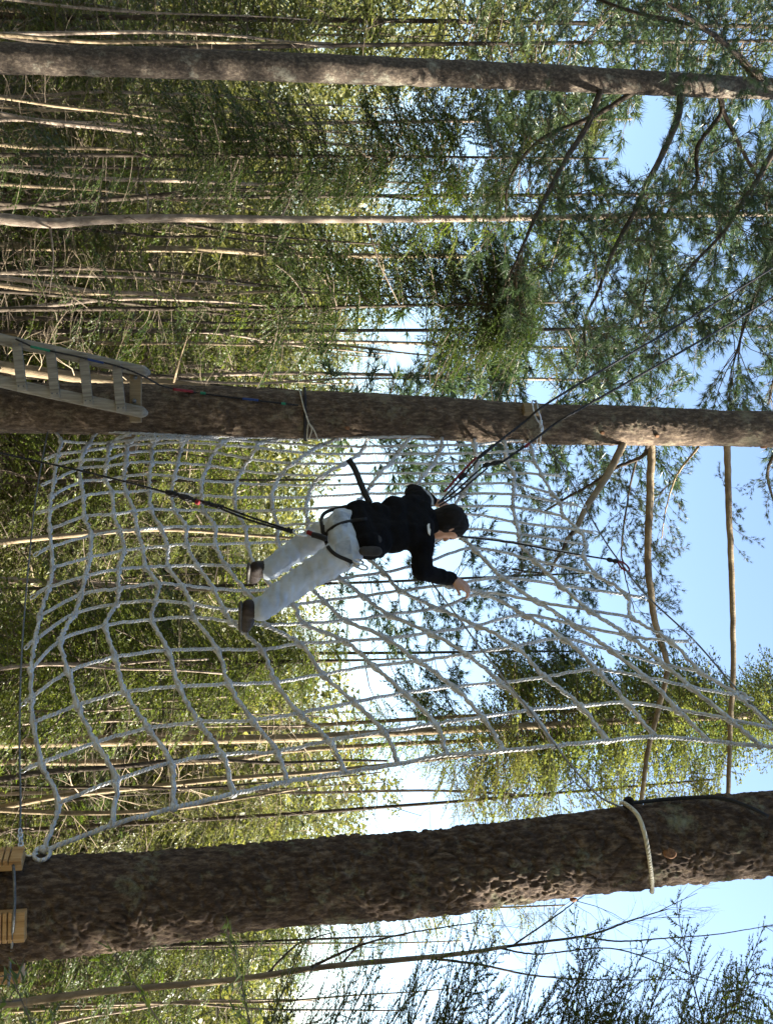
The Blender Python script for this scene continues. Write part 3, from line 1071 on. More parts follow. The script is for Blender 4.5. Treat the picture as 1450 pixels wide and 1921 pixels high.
for py, top, wd, lab in ((1622, 46, 0.088, 'orange wood block at the left side of the thick trunk under the cable'),
                         (1733, 52, 0.122, 'orange wood block with saw cuts on the front of the thick trunk'),
                         (1812, 44, 0.10, 'orange wood block half hidden at the right side of the thick trunk')):
    p, n_ = frame_on(big_r, 20, py)
    ztop = at(top, py, p[1])[2]
    H_, D_ = 0.34, 0.055
    c = p + n_ * (D_ * 0.5 + 0.004)
    c[2] = ztop - H_ / 2
    rz = math.atan2(n_[1], n_[0]) + math.pi / 2
    t = thing('wood_block', c, lab, 'wood block', 'wood blocks around the thick trunk')
    t.rotation_euler = (0, 0, rz)
    cuts = (0.045, 0.066, 0.088, 0.108) if wd > 0.12 else (0.05, 0.075, 0.10)
    z1s = [H_] + [H_ - c_ - 0.006 for c_ in cuts]          # saw cuts leave separate slats on one backing
    z0s = [H_ - c_ for c_ in cuts] + [0.0]
    me = box_mesh('back', (wd, D_ * 0.6, H_), M['wood_new'], 0.003)
    o = link('back', me, t); o.location = (0, D_ * 0.2, 0)
    for a_, b_ in zip(z0s, z1s):
        me = box_mesh('slat', (wd, D_ * 0.398, b_ - a_), M['wood_new'], 0.0022)
        o = link('slat', me, t)
        o.location = (0, -D_ * 0.305, (a_ + b_) / 2 - H_ / 2)

W = []
for py, pxx, e in ((1600, 24, 0.02), (1610, 24, 0.075), (1640, 27, 0.07), (1672, 28, 0.03), (1700, 28, 0.055), (1715, 27, 0.075), (1755, 24, 0.075), (1785, 22, 0.055), (1800, 20, 0.07), (1830, 18, 0.075), (1850, 16, 0.06)):
    p, n_ = frame_on(big_r, pxx, py if py < 1795 else 1795)
    q_ = at(pxx, py, p[1] - e)
    W.append(q_)
line_obj('wrap_cable', smooth_line(W, 60), 0.0065, 'cable', 'grey steel cable wrapped round the wood blocks on the thick trunk', 'cable')

# pale rope loop and dark strap near the top of the right trunk
W = [big_r.surf(x, y, 0.024 + 0.014 * max(0, (y - 1560) / 100)) for x, y in ((1162, 1516), (1172, 1517), (1195, 1535), (1208, 1565), (1216, 1600), (1222, 1640), (1223, 1658))]
W.append(at(1221, 1672, Y_R + 0.02))
line_obj('rope_loop', smooth_line(W, 50), 0.0105, 'white_rope', 'pale cream rope loop round the thick right trunk near its top', 'rope', 8)
W = [big_r.surf(x, y, 0.020) for x, y in ((1168, 1513), (1195, 1513), (1250, 1507), (1315, 1503), (1357, 1505), (1405, 1519), (1440, 1535))]
line_obj('dark_strap', smooth_line(W, 40), 0.010, 'strap', 'black strap running up the upper left side of the thick trunk', 'strap', 6)
mb = MB()
V, Fd = ring(big_r.surf(1178, 1514, 0.02), (0, 1, 0.3), 0.022, 0.011, 14, 6, 0.8)
mb.add(V, Fd)
tag(mb.build('knot', M['black_rope'], None), 'black rope knot beside the pale rope loop on the thick trunk', 'knot')

# grey guy line from that knot down through the net
G = [on_net(1165, 1515, 0.0), on_net(1120, 1491, 0.03), on_net(1067, 1431, 0.05), on_net(1042, 1399, 0.03), on_net(988, 1326, 0.04), on_net(949, 1279, 0.04), on_net(891, 1202, 0.04), on_net(862, 1162, 0.03), on_net(812, 1096, 0.03), on_net(780, 1050, 0.05)]
line_obj('guy_line', smooth_line(G, 60), 0.0052, 'grey_rope', 'thin grey guy line crossing the net diagonally to the thick trunk', 'rope')

# ------------------------------------------------------------------ ladder on the middle trunk
YL = 6.95
lt0, lt1 = at(0, 636, YL), at(283, 700, YL)          # left rail
rt0, rt1 = at(0, 722, YL), at(278, 776, YL)          # right rail
ld = (lt1 - lt0); ld /= ld[2]
lad_base = lt0 - ld * (lt0[2] - 0.05)
lad = thing('ladder', lad_base, 'weathered grey wooden ladder leaning on the middle trunk', 'ladder')


def half_round_rail(p0, p1, wd, dp, name):
    ax_ = p1 - p0
    L_ = np.linalg.norm(ax_)
    ax_ /= L_
    s_ = np.array((1.0, 0, 0)); s_ -= ax_ * s_.dot(ax_); s_ /= np.linalg.norm(s_)
    f_ = np.cross(ax_, s_)
    th = np.linspace(0, 2 * math.pi, 16, endpoint=False)
    prof = np.stack((np.sign(np.cos(th)) * np.abs(np.cos(th)) ** 0.5 * wd / 2, np.sign(np.sin(th)) * np.abs(np.sin(th)) ** 0.5 * dp / 2), 1)
    sts = np.concatenate((np.linspace(0, L_ - 0.06, 40), L_ - 0.06 * np.array((0.7, 0.45, 0.2, 0.0))))
    Vs = []
    for s in sts:
        k = 1.0 if s <= L_ - 0.05 else 1 - 0.75 * ((s - L_ + 0.05) / 0.05) ** 2
        jit = RNG.normal(0, 0.0012, 2)
        for a_, b_ in prof:
            Vs.append(p0 + ax_ * s + s_ * (a_ * k + jit[0]) + f_ * (b_ * k + jit[1]))
    m_ = len(sts)
    ii = np.arange(m_ * 16).reshape(m_, 16)
    qd = np.stack((ii[:-1], np.roll(ii[:-1], -1, 1), np.roll(ii[1:], -1, 1), ii[1:]), -1).reshape(-1, 4)
    mb = MB().add(Vs, {4: qd})
    mb.B.append((ii[-1][None, :], 0, False))
    return mb.build(name, M['wood_grey'], lad, lad_base)


half_round_rail(lt0 - ld * (lt0[2] - 0.05), lt1, 0.072, 0.10, 'rail')
half_round_rail(rt0 - ld * (rt0[2] - 0.05), rt1, 0.078, 0.10, 'rail')
run = None
xr = at(225, 690, YL)[0] - 0
z_r = [at(p, 690, YL)[2] for p in (40, 101, 163, 225)]
dz = (z_r[3] - z_r[0]) / 3
zs_ = [z_r[0] + dz * k for k in range(-9, 4)]
run_me = box_mesh('rung', (0.335, 0.032, 0.062), M['wood_grey'], 0.004)
for z_ in zs_:
    if z_ < 0.4: continue
    a = lt0 + ld * (z_ - lt0[2])
    b = rt0 + ld * (z_ - rt0[2])
    o = link('rung', run_me, lad)
    c = (a + b) / 2 - np.array((0, 0.052, 0))
    o.location = Vector(c - lad_base)
    o.rotation_euler = (0, -0.10 + random.uniform(-0.012, 0.012), 0)
    if z_ > z_r[0] - 0.05:
        for sx_ in (-.137, .137):
            for sz_ in (-.016, .016):
                q_ = c + np.array((sx_, -0.0165, sz_ + 0.1 * sx_))
                V, Fd = tube([q_, q_ - np.array((0, 0.003, 0))], [0.0062, 0.005], 8)
                MB().add(V, Fd).build('screw', M['cable'], lad, lad_base)
z_ = at(254, 722, YL)[2]
me = box_mesh('beam', (0.34, 0.07, 0.075), M['wood_tan'], 0.004)
o = link('cross_bar', me, lad)
a = lt0 + ld * (z_ - lt0[2]); b = rt0 + ld * (z_ - rt0[2])
o.location = Vector((a + b) / 2 + np.array((0.03, 0.05, 0)) - lad_base)
for py, px in ((708, 254), (752, 252)):
    V, Fd = tube([at(px, py, YL + 0.02), at(px, py, YL - 0.012)], [0.016, 0.014], 10)
    MB().add(V, Fd).build('bolt', M['cable'], lad, lad_base)

# cross beam behind the middle trunk
c = at(245, 812, 7.62)
tag(link('support_beam', box_mesh('support_beam', (0.34, 0.09, 0.085), M['wood_tan'], 0.004), None, Vector(c)), 'brown wooden beam end behind the middle trunk beside the net', 'beam')

# rigging rope along ladder and trunk in several colours
rig = thing('rigging_rope', at(30, 636, YL - 0.1), 'thin dark rope with red, green and blue sleeves along ladder and middle trunk', 'rope')
ro = np.array(rig.location)


def rig_seg(pts, r, m, name):
    P_ = smooth_line(pts, 5 * len(pts))
    V, Fd = tube(P_, r, 6)
    MB().add(V, Fd).build(name, M[m], rig, ro)


LY = YL - 0.085
rig_seg([at(30, 636, LY), at(50, 645, LY), at(60, 650, LY)], 0.006, 'black_rope', 'rope')
rig_seg([at(58, 650, LY), at(95, 658, LY)], 0.009, 'green_web', 'sleeve')
rig_seg([at(94, 658, LY), at(160, 672, LY), at(225, 688, LY), at(270, 706, LY), at(300, 722, 7.06), at(325, 729, 7.12), big_c.surf(350, 738, 0.02), big_c.surf(450, 750, 0.02), big_c.surf(560, 762, 0.02)], 0.006, 'black_rope', 'rope')
rig_seg([at(165, 674, LY - .004), at(195, 681, LY - .004)], 0.008, 'blue_web', 'sleeve')
rig_seg([at(326, 730, 7.11), big_c.surf(362, 739, 0.026)], 0.011, 'red_web', 'sleeve')
rig_seg([big_c.surf(376, 741, 0.025), big_c.surf(386, 742, 0.025)], 0.010, 'green_web', 'sleeve')
rig_seg([big_c.surf(455, 751, 0.026), big_c.surf(485, 754, 0.026)], 0.009, 'blue_web', 'sleeve')
rig_seg([big_c.surf(528, 759, 0.026), big_c.surf(536, 760, 0.026)], 0.010, 'green_web', 'sleeve')

# black band and white cord round the middle trunk
W = [at(571, 727, Y_C)] + [big_c.surf(572, y, 0.012) for y in np.linspace(733, 821, 9)] + [at(573, 826, Y_C)]
line_obj('trunk_band', smooth_line(W, 40), 0.011, 'strap', 'black band round the middle trunk halfway up', 'band')
mb = MB()
V, Fd = tube(smooth_line([at(560, 729, Y_C - 0.02), big_c.surf(563, 740, 0.016), big_c.surf(570, 766, 0.02), big_c.surf(579, 791, 0.02)], 24), 0.0055, 6)
mb.add(V, Fd)
V, Fd = tube(smooth_line([big_c.surf(579, 791, 0.02), big_c.surf(577, 802, 0.02), big_c.surf(576, 816, 0.02), at(577, 828, 7.38)], 16), 0.005, 6)
mb.add(V, Fd)
V, Fd = tube(smooth_line([big_c.surf(579, 791, 0.02), big_c.surf(588, 802, 0.02), big_c.surf(594, 814, 0.02), at(597, 828, 7.38)], 16), 0.005, 6)
mb.add(V, Fd)
V, Fd = tube(smooth_line([big_c.surf(580, 792, 0.02), big_c.surf(585, 802, 0.024), big_c.surf(582, 812, 0.024), at(580, 824, 7.36)], 16), 0.005, 6)
mb.add(V, Fd)
tag(mb.build('white_cord', M['white_rope'], None), 'thin white cord with split ends tied round the middle trunk', 'cord')

# wood spacer and wire loop where the top cable meets the middle trunk
p, n_ = frame_on(big_c, 995, 772)
blk = thing('spacer_block', p + n_ * 0.025, 'tan wood spacer under the cable loop high on the middle trunk', 'wood block')
blk.rotation_euler = (0, 0, math.atan2(n_[1], n_[0]) + math.pi / 2)
link('block', box_mesh('block', (0.09, 0.05, 0.13), M['wood_tan'], 0.006), blk)
loop = thing('cable_loop', at(1005, 780, 7.2), 'grey wire loop with clamps holding the net corner to the middle trunk', 'cable')
lo = np.array(loop.location)
for pts, r_ in (([at(1003, 752, 7.4), big_c.surf(1006, 760, 0.03), at(1010, 772, 7.10), at(1014, 785, 7.12), at(1012, 803, 7.16)], 0.006),
                ([at(1006, 755, 7.4), big_c.surf(998, 765, 0.065), at(1004, 782, 7.10), at(1016, 800, 7.12), at(1014, 818, 7.2), at(1012, 838, 7.3)], 0.006),
                ([at(1014, 790, 7.10), at(1018, 806, 7.12), at(1008, 820, 7.18), at(1007, 842, 7.3)], 0.005)):
    V, Fd = tube(smooth_line(pts, 24), r_, 6)
    MB().add(V, Fd).build('wire', M['steel'], loop, lo)
for px, py in ((1014, 792), (1015, 806)):
    me = box_mesh('clamp', (0.03, 0.03, 0.02), M['steel'], 0.004)
    o = link('clamp', me, loop)
    o.location = Vector(at(px, py, 7.10) - lo)

# ------------------------------------------------------------------ the climber
def capsule(p0, r0, p1, r1, n=14, flat=1.0, fdir=None):
    """tapered capsule; flat squeezes it along fdir"""
    p0, p1 = np.asarray(p0, float), np.asarray(p1, float)
    ax_ = p1 - p0
    L_ = np.linalg.norm(ax_)
    ax_ = ax_ / (L_ + 1e-9)
    s, rr = [], []
    for a_ in np.linspace(-90, 0, 6)[:-1]:
        s.append(r0 * math.sin(R(a_))); rr.append(max(1e-4, r0 * math.cos(R(a_))))
    for t in np.linspace(0, 1, 5):
        s.append(L_ * t); rr.append(r0 + (r1 - r0) * t)
    for a_ in np.linspace(0, 90, 6)[1:]:
        s.append(L_ + r1 * math.sin(R(a_))); rr.append(max(1e-4, r1 * math.cos(R(a_))))
    P_ = p0 + np.outer(s, ax_)
    V, Fd = tube(P_, rr, n)
    if flat != 1.0:
        fd = np.asarray(fdir, float)
        C = p0 + np.outer((V - p0) @ ax_, ax_)
        o = V - C
        V = C + o + np.outer(o @ fd, fd) * (flat - 1)
    return V, Fd


def blob(caps, voxel, smooth=3, name='b', wrinkle=0.0, wscale=20.0, wst=(1, 1, 1), origin=(0, 0, 0), mats=None):
    """fuse overlapping capsules into one continuous surface"""
    mb = MB()
    for c in caps:
        mb.add(*c)
    me = mb.mesh('tmp', [], (0, 0, 0))
    o = bpy.data.objects.new('tmp', me)
    COL.objects.link(o)
    md = o.modifiers.new('r', 'REMESH')
    md.mode = 'VOXEL'
    md.voxel_size = voxel
    ms = o.modifiers.new('s', 'SMOOTH')
    ms.factor = 0.5
    ms.iterations = smooth
    if name == 'body':
        o.modifiers.new('d', 'DECIMATE').ratio = 0.4
    dg = bpy.context.evaluated_depsgraph_get()
    out = bpy.data.meshes.new_from_object(o.evaluated_get(dg))
    bpy.data.objects.remove(o)
    k = len(out.vertices)
    V = np.zeros(k * 3, np.float32)
    out.vertices.foreach_get('co', V)
    V = V.reshape(-1, 3).astype(float)
    if wrinkle:
        Nn = np.zeros(k * 3, np.float32)
        out.vertices.foreach_get('normal', Nn)
        Nn = Nn.reshape(-1, 3)
        q_ = V * wscale * np.array(wst)
        w_ = np.abs(vnoise(q_, 3) - 0.5) * 2 * 0.7 + vnoise(q_ * 2.3, 8) * 0.3 - 0.4
        V = V + Nn * (w_ * wrinkle)[:, None]
    V -= np.asarray(origin)
    out.vertices.foreach_set('co', V.astype(np.float32).ravel())
    out.name = name
    out.materials.clear()
    for m_ in mats:
        out.materials.append(m_)
    out.polygons.foreach_set('use_smooth', np.ones(len(out.polygons), bool))
    out.update()
    return out


pp = on_net
J = dict(pelvis=pp(662, 1008, .36), hipL=pp(648, 984, .36), hipR=pp(650, 1036, .34),
         kneeL=pp(560, 1028, .17), ankL=pp(500, 1068, .10), toeL=pp(477, 1086, -.06),
         kneeR=pp(567, 1086, .20), ankR=pp(487, 1143, .10), toeR=pp(468, 1172, -.06),
         waist=pp(700, 1000, .35), chest=pp(760, 980, .29), neck=pp(806, 982, .25), head=pp(838, 984, .23),
         shL=pp(786, 942, .27), elL=pp(776, 924, .12), wrL=pp(812, 940, .02),
         shR=pp(793, 1018, .27), elR=pp(790, 1072, .16), wrR=pp(848, 1086, .03))
UPV = np.array((0, 0, 1.0))
person = thing('person', (J['ankR'][0], J['ankR'][1], J['ankR'][2] - 0.08), 'person in black jacket and pale jeans climbing the rope net, seen from behind', 'person')
po = np.array(person.location)
hd = J['head']
look = LAT * 0.22 - NRM * 0.97 + UPV * 0.15
look /= np.linalg.norm(look)
hside = np.cross(look, UPV); hside /= np.linalg.norm(hside)
hup = np.cross(hside, look)
caps = [capsule(J['pelvis'], .085, J['waist'], .085, flat=.75, fdir=NRM), capsule(J['waist'], .085, J['chest'], .095, flat=.7, fdir=NRM),
        capsule(J['shL'], .05, J['shR'], .05), capsule(J['chest'], .09, (J['shL'] + J['shR']) / 2, .07, flat=.75, fdir=NRM),
        capsule(J['neck'] - UPV * .03, .055, hd, .055),
        capsule(J['hipL'], .085, J['kneeL'], .056), capsule(J['kneeL'], .055, J['ankL'], .036), capsule(J['ankL'], .034, J['ankL'] - UPV * .04, .028),
        capsule(J['hipR'], .085, J['kneeR'], .056), capsule(J['kneeR'], .055, J['ankR'], .036), capsule(J['ankR'], .034, J['ankR'] - UPV * .04, .028),
        capsule(J['shL'], .05, J['elL'], .04), capsule(J['elL'], .04, J['wrL'], .027),
        capsule(J['shR'], .05, J['elR'], .04), capsule(J['elR'], .04, J['wrR'], .027),
        # head: skull, jaw, brow, nose, lips, ears
        capsule(hd + hup * .02 - look * .015, .088, hd + hup * .035 + look * .01, .086, flat=.86, fdir=hside),
        capsule(hd + hup * .0 + look * .02, .072, hd - hup * .06 + look * .05, .042, flat=.85, fdir=hside),
        capsule(hd + hup * .02 + look * .088, .010, hd - hup * .018 + look * .104, .014),
        capsule(hd - hup * .048 + look * .085 - hside * .016, .008, hd - hup * .048 + look * .085 + hside * .016, .008),
        capsule(hd + hup * .028 + look * .078 - hside * .034, .016, hd + hup * .028 + look * .078 + hside * .034, .016),
        capsule(hd + hside * .074 - hup * .01, .014, hd + hside * .078 + hup * .02 - look * .008, .016, flat=.5, fdir=hside),
        capsule(hd - hside * .074 - hup * .01, .014, hd - hside * .078 + hup * .02 - look * .008, .016, flat=.5, fdir=hside)]


def hand(wr, d, pn, side):
    """palm and five curled fingers; pn is where the palm faces, side the thumb's side"""
    d = d / np.linalg.norm(d)
    pn = pn - d * pn.dot(d); pn /= np.linalg.norm(pn)
    s_ = np.cross(d, pn) * side
    out = [capsule(wr, .026, wr + d * .03, .03, flat=.75, fdir=pn), capsule(wr + d * .035 - s_ * .014, .024, wr + d * .075 - s_ * .018, .021, flat=.72, fdir=pn),
           capsule(wr + d * .035 + s_ * .014, .024, wr + d * .078 + s_ * .018, .021, flat=.72, fdir=pn)]
    for k, (o_, ln) in enumerate(((.030, .040), (.010, .045), (-.011, .042), (-.031, .033))):
        a_ = wr + d * .085 + s_ * o_
        cur = R(38)
        p_, dd = a_, d
        for seg in range(3):
            ang = cur * (seg + 0.6)
            dd = d * math.cos(ang) + pn * math.sin(ang)
            q_ = p_ + dd * ln * (1.0, .75, .6)[seg]
            out.append(capsule(p_, .0098 - .0008 * seg, q_, .0092 - .0008 * seg, n=8))
            p_ = q_
    t0_ = wr + d * .035 + s_ * .032
    t1_ = t0_ + d * .025 + s_ * .022 + pn * .014
    t2_ = t1_ + d * .026 + pn * .026 - s_ * .004
    out += [capsule(t0_ - d * .012 - s_ * .008, .014, t1_, .0115, n=8), capsule(t1_, .0115, t2_, .009, n=8)]
    return out


caps += hand(J['wrR'], UPV * .9 + LAT * .35 - NRM * .35, -NRM, -1)
caps += hand(J['wrL'], UPV * .9 + LAT * .25 - NRM * .2, -NRM, 1)
link('body', blob(caps, 0.0058, 2, 'body', origin=po, mats=[M['skin']]), person)
# eyes
for sg in (-1, 1):
    c = hd + hup * .016 + look * .083 + hside * .03 * sg
    V, Fd = capsule(c, .009, c + look * .002, .009, n=10)
    MB().add(V, Fd).build('eye', M['hair'], person, po)
# hair: a cap over the skull with a loose knot behind
caps = [capsule(hd + hup * .03 - look * .030, .100, hd + hup * .055 + look * .0, .088, flat=.92, fdir=hside),
        capsule(hd + hup * .0 - look * .04, .085, hd - hup * .09 - look * .045, .062, flat=.95, fdir=hside),
        capsule(hd + hup * .09 + look * .02, .05, hd + hup * .07 + look * .055, .035, flat=1.3, fdir=hside),
        capsule(hd + hside * .05 - hup * .02 - look * .02, .045, hd - hside * .05 - hup * .02 - look * .02, .045)]
link('hair', blob(caps, 0.007, 4, 'hair', 0.010, 46, (1, 1, .4), po, [M['hair']]), person)

# jacket
hemc = pp(664, 996, .355)
midS = (J['shL'] + J['shR']) / 2
caps = [capsule(pp(678, 965, .36), .088, pp(694, 1024, .36), .088), capsule(pp(668, 962, .385), .078, pp(690, 1022, .385), .078), capsule(pp(662, 962, .37), .05, pp(668, 985, .40), .06),
        capsule(pp(705, 972, .34), .10, pp(705, 1016, .34), .10), capsule(pp(740, 962, .31), .105, pp(740, 1008, .31), .10),
        capsule(pp(770, 955, .29), .10, pp(772, 1006, .29), .095), capsule(J['shL'], .08, J['shR'], .076), capsule(pp(788, 962, .29), .085, pp(790, 1004, .29), .08),
        capsule(J['neck'] - UPV * .06, .085, J['neck'] + UPV * .005, .068),
        capsule(J['neck'] - UPV * .035 + NRM * .05, .06, J['neck'] - UPV * .01 + NRM * .055 , .05),
        capsule(J['shL'], .078, J['elL'], .062), capsule(J['elL'], .062, J['wrL'] - UPV * .01, .044),
        capsule(J['shR'], .075, J['elR'], .060), capsule(J['elR'], .060, J['wrR'] - UPV * .012, .045)]
jk = link('jacket', blob(caps, 0.011, 3, 'jacket', 0.017, 13, (1, 1, 1.5), po, [M['jacket']]), person)
# white mark on the back, grey panel on the left sleeve


def patch(pts, offs, m, name, label=None, th=0.006):
    """small cloth patch from pixel corners"""
    Vs = [pp(x, y, o_) for (x, y), o_ in zip(pts, offs)]
    k = len(Vs)
    Vs = Vs + [v_ - NRM * th for v_ in Vs]
    mb = MB().add(Vs, {4: [(i, (i + 1) % k, k + (i + 1) % k, k + i) for i in range(k)]})
    mb.B.append((np.arange(k)[None, :], 0, False))
    mb.B.append((np.arange(k, 2 * k)[::-1][None, :], 0, False))
    return mb.build(name, M[m], person, po)


patch([(801, 983), (806, 982), (806, 990), (808, 994), (807, 1004), (803, 999)], [.362] * 6, 'white_mark', 'white_mark')
patch([(792, 913), (806, 924), (813, 936), (814, 949), (806, 945), (797, 930)], [.235] * 6, 'grey_cloth', 'sleeve_panel')

# jeans
caps = [capsule(pp(640, 984, .37), .092, pp(648, 1030, .36), .092), capsule(pp(660, 992, .35), .075, pp(664, 1026, .35), .075),
        capsule(J['hipL'], .098, J['kneeL'], .074), capsule(J['kneeL'], .074, J['ankL'] + UPV * .02, .068),
        capsule(J['hipR'], .102, J['kneeR'], .080), capsule(J['kneeR'], .080, J['ankR'] + UPV * .015, .072)]
link('jeans', blob(caps, 0.009, 3, 'jeans', 0.022, 14, (1, 1, 1.7), po, [M['jeans']]), person)
# boots
for a_, t_ in (('ankL', 'toeL'), ('ankR', 'toeR')):
    a, t = J[a_], J[t_]
    f_ = t - a
    f_[2] = 0; f_ /= np.linalg.norm(f_)
    base_ = a - UPV * .06
    caps = [capsule(a + UPV * .02, .054, a - UPV * .05, .052), capsule(base_, .047, base_ + f_ * .13 - UPV * .008, .044), capsule(base_ + f_ * .13 - UPV * .008, .044, base_ + f_ * .19 - UPV * .014, .034),
            capsule(base_ - f_ * .03, .042, base_, .045)]
    bt = link('boot', blob(caps, 0.008, 2, 'boot', 0.004, 30, (1, 1, 1), po, [M['boot']]), person)
    caps = [capsule(base_ - f_ * .035 - UPV * .045, .036, base_ + f_ * .19 - UPV * .045, .036, flat=.35, fdir=UPV)]
    link('sole', blob(caps, 0.007, 1, 'sole', origin=po, mats=[M['sole']]), bt)

from mathutils.bvhtree import BVHTree


def bvh_of(names):
    vs, fs = [], []
    for o in person.children:
        if o.name.split('.')[0] in names:
            k = len(vs)
            vs += [tuple(np.array(v_.co) + po) for v_ in o.data.vertices]
            fs += [[i + k for i in p_.vertices] for p_ in o.data.polygons]
    return BVHTree.FromPolygons(vs, fs)


CLOTH = bvh_of(('jeans', 'jacket'))


def on_cloth(px, py, lift=0.006, fall=.45):
    d = ray(px, py)
    d = d / np.linalg.norm(d)
    hit = CLOTH.ray_cast(Vector(CAMP), Vector(d))
    if hit[0] is None:
        return pp(px, py, fall)
    return np.array(hit[0]) - d * lift


# climbing harness worn over the jeans
har = thing('harness', J['pelvis'], 'black climbing harness with leg loops worn over the pale jeans', 'harness')
ho = np.array(har.location)


def strap(pts, wd, m, parent, o_, name, th=0.004, drape=False):
    """flat webbing along a pixel/offset path"""
    if drape:
        px_ = smooth_line([q_[:2] for q_ in pts], 5 * len(pts))
        P_ = np.array([on_cloth(x, y, 0.005, pts[0][2] - .06) for x, y in px_])
        P_[1:-1] = (P_[:-2] + 2 * P_[1:-1] + P_[2:]) / 4
    else:
        P_ = smooth_line([pp(*q_) for q_ in pts], 6 * len(pts))
    V, Fd = tube(P_, 1.0, 8)
    T_, N_, B_ = frames(P_)
    # rebuild the ring with a flat profile facing the camera
    k = len(P_)
    view = CAMP - P_
    view /= np.linalg.norm(view, axis=1)[:, None]
    s_ = np.cross(T_, view); s_ /= np.linalg.norm(s_, axis=1)[:, None]
    f_ = np.cross(s_, T_)
    th_ = np.linspace(0, 2 * math.pi, 8, endpoint=False)
    Vr = P_[:, None] + s_[:, None] * (np.cos(th_) * wd / 2)[None, :, None] + f_[:, None] * (np.sin(th_) * th)[None, :, None]
    V[:k * 8] = Vr.reshape(-1, 3)
    return MB().add(V, Fd).build(name, M[m], parent, o_)


strap([(650, 950, .42), (628, 955, .44), (610, 962, .45), (603, 973, .455), (604, 985, .455), (606, 1000, .45)], .022, 'strap', har, ho, 'leg_loop', drape=True)
strap([(688, 974, .468), (662, 977, .472), (638, 983, .475), (620, 993, .475), (612, 1004, .472), (612, 1018, .465), (620, 1032, .455), (634, 1043, .445), (655, 1052, .42), (664, 1058, .38)], .022, 'strap', har, ho, 'leg_loop', drape=True)
strap([(606, 985, .455), (607, 1000, .47), (611, 1012, .475)], .026, 'strap', har, ho, 'bridge', drape=True)
caps = [capsule(pp(688, 1010, .425), .032, pp(706, 1012, .42), .034, flat=.7, fdir=NRM), capsule(pp(684, 1034, .415), .034, pp(706, 1034, .405), .036, flat=.7, fdir=NRM)]
link('pouch', blob(caps, .007, 3, 'pouch', .004, 30, (1, 1, 1), ho, [M['pouch']]), har)
for (x, y, a_) in ((672, 1054, .37), (680, 1064, .34), (664, 1060, .34)):
    V, Fd = ring(pp(x, y, a_), NRM + LAT * random.uniform(-.6, .6), .030, .0055, 18, 6, .55, UPV + LAT * .4)
    MB().add(V, Fd).build('carabiner', M['steel'], har, ho)
V, Fd = tube(smooth_line([pp(650, 1056, .37), pp(657, 1064, .36), pp(662, 1058, .36), pp(670, 1066, .35)], 16), .005, 6)
MB().add(V, Fd).build('gear_loop', M['steel'], har, ho)

# back pockets of the jeans
M['pocket'] = solid('pocket', [(0.24, 0.29, 0.37), (0.42, 0.47, 0.56)], 30, 0.9, 0.5, 80)
for cx_, cy_, a_ in ((648, 972, 0.25), (652, 1028, -0.15)):
    g_ = []
    for i in range(6):
        for j in range(6):
            u_, v_ = (i / 5 - .5) * 30, (j / 5 - .5) * (26 - 5 * (i < 2) * (2 - i))
            g_.append(on_cloth(cx_ + u_ * math.cos(a_) - v_ * math.sin(a_) - 8, cy_ + u_ * math.sin(a_) + v_ * math.cos(a_), 0.004))
    ii = np.arange(36).reshape(6, 6)
    qd = np.stack((ii[:-1, :-1], ii[1:, :-1], ii[1:, 1:], ii[:-1, 1:]), -1).reshape(-1, 4)
    MB().add(g_, {4: qd}).build('pocket', M['pocket'], person, po)

# loose strap hanging off the waist to the left
st = thing('loose_strap', pp(692, 940, .40), 'thick black strap end sticking out left from the waist', 'strap')
strap([(694, 944, .42), (682, 920, .43), (668, 885, .44), (661, 872, .44), (654, 862, .45)], .038, 'strap', st, np.array(st.location), 'webbing', .006)


def lanyard(name, label, segs):
    o_ = np.array(pp(*segs[0][1][0]) if len(segs[0][1][0]) == 3 else segs[0][1][0])
    t = thing(name, o_, label, 'lanyard')
    for kind_, pts, r_, m_ in segs:
        P_ = [pp(*q_) if isinstance(q_, tuple) else q_ for q_ in pts]
        if kind_ == 'carabiner':
            d = P_[1] - P_[0]
            V, Fd = ring((P_[0] + P_[1]) / 2, NRM + LAT * .3, np.linalg.norm(d) / 2, r_, 18, 6, .5, d)
        else:
            P_ = smooth_line(P_, max(12, 8 * len(P_)))
            if kind_ == 'knot':
                rr = r_ * (0.7 + 0.45 * np.abs(np.sin(np.linspace(0, 7, len(P_)))))
                V, Fd = tube(P_, rr, 8)
            else:
                V, Fd = tube(P_, r_, 6)
        MB().add(V, Fd).build(kind_, M[m_], t, o_)
    return t


lanyard('lanyard', 'long black lanyard running down left from the harness to below the net', [
    ('rope', [(-120, 824, .55), (0, 850, .50), (160, 885, .47), (330, 928, .45), (420, 950, .45)], .0062, 'black_rope'),
    ('knot', [(312, 923, .45), (340, 931, .45), (368, 940, .45)], .017, 'black_rope'),
    ('sleeve', [(368, 941, .455), (374, 943, .455)], .016, 'red_web'),
    ('knot', [(380, 942, .45), (405, 949, .45), (418, 953, .45)], .014, 'black_rope'),
    ('rope', [(416, 950, .45), (470, 970, .46), (545, 995, .46)], .0062, 'black_rope'),
    ('rope', [(416, 955, .45), (470, 976, .46), (548, 999, .46)], .0062, 'black_rope'),
    ('knot', [(538, 993, .46), (552, 998, .46)], .015, 'black_rope'),
    ('carabiner', [(550, 997, .465), (580, 1001, .465)], .0060, 'steel'),
    ('sleeve', [(577, 998, .47), (588, 1003, .47)], .014, 'red_web'),
    ('webbing', [(586, 1003, .47), (598, 1006, .475), (612, 1011, .475)], .017, 'strap')])

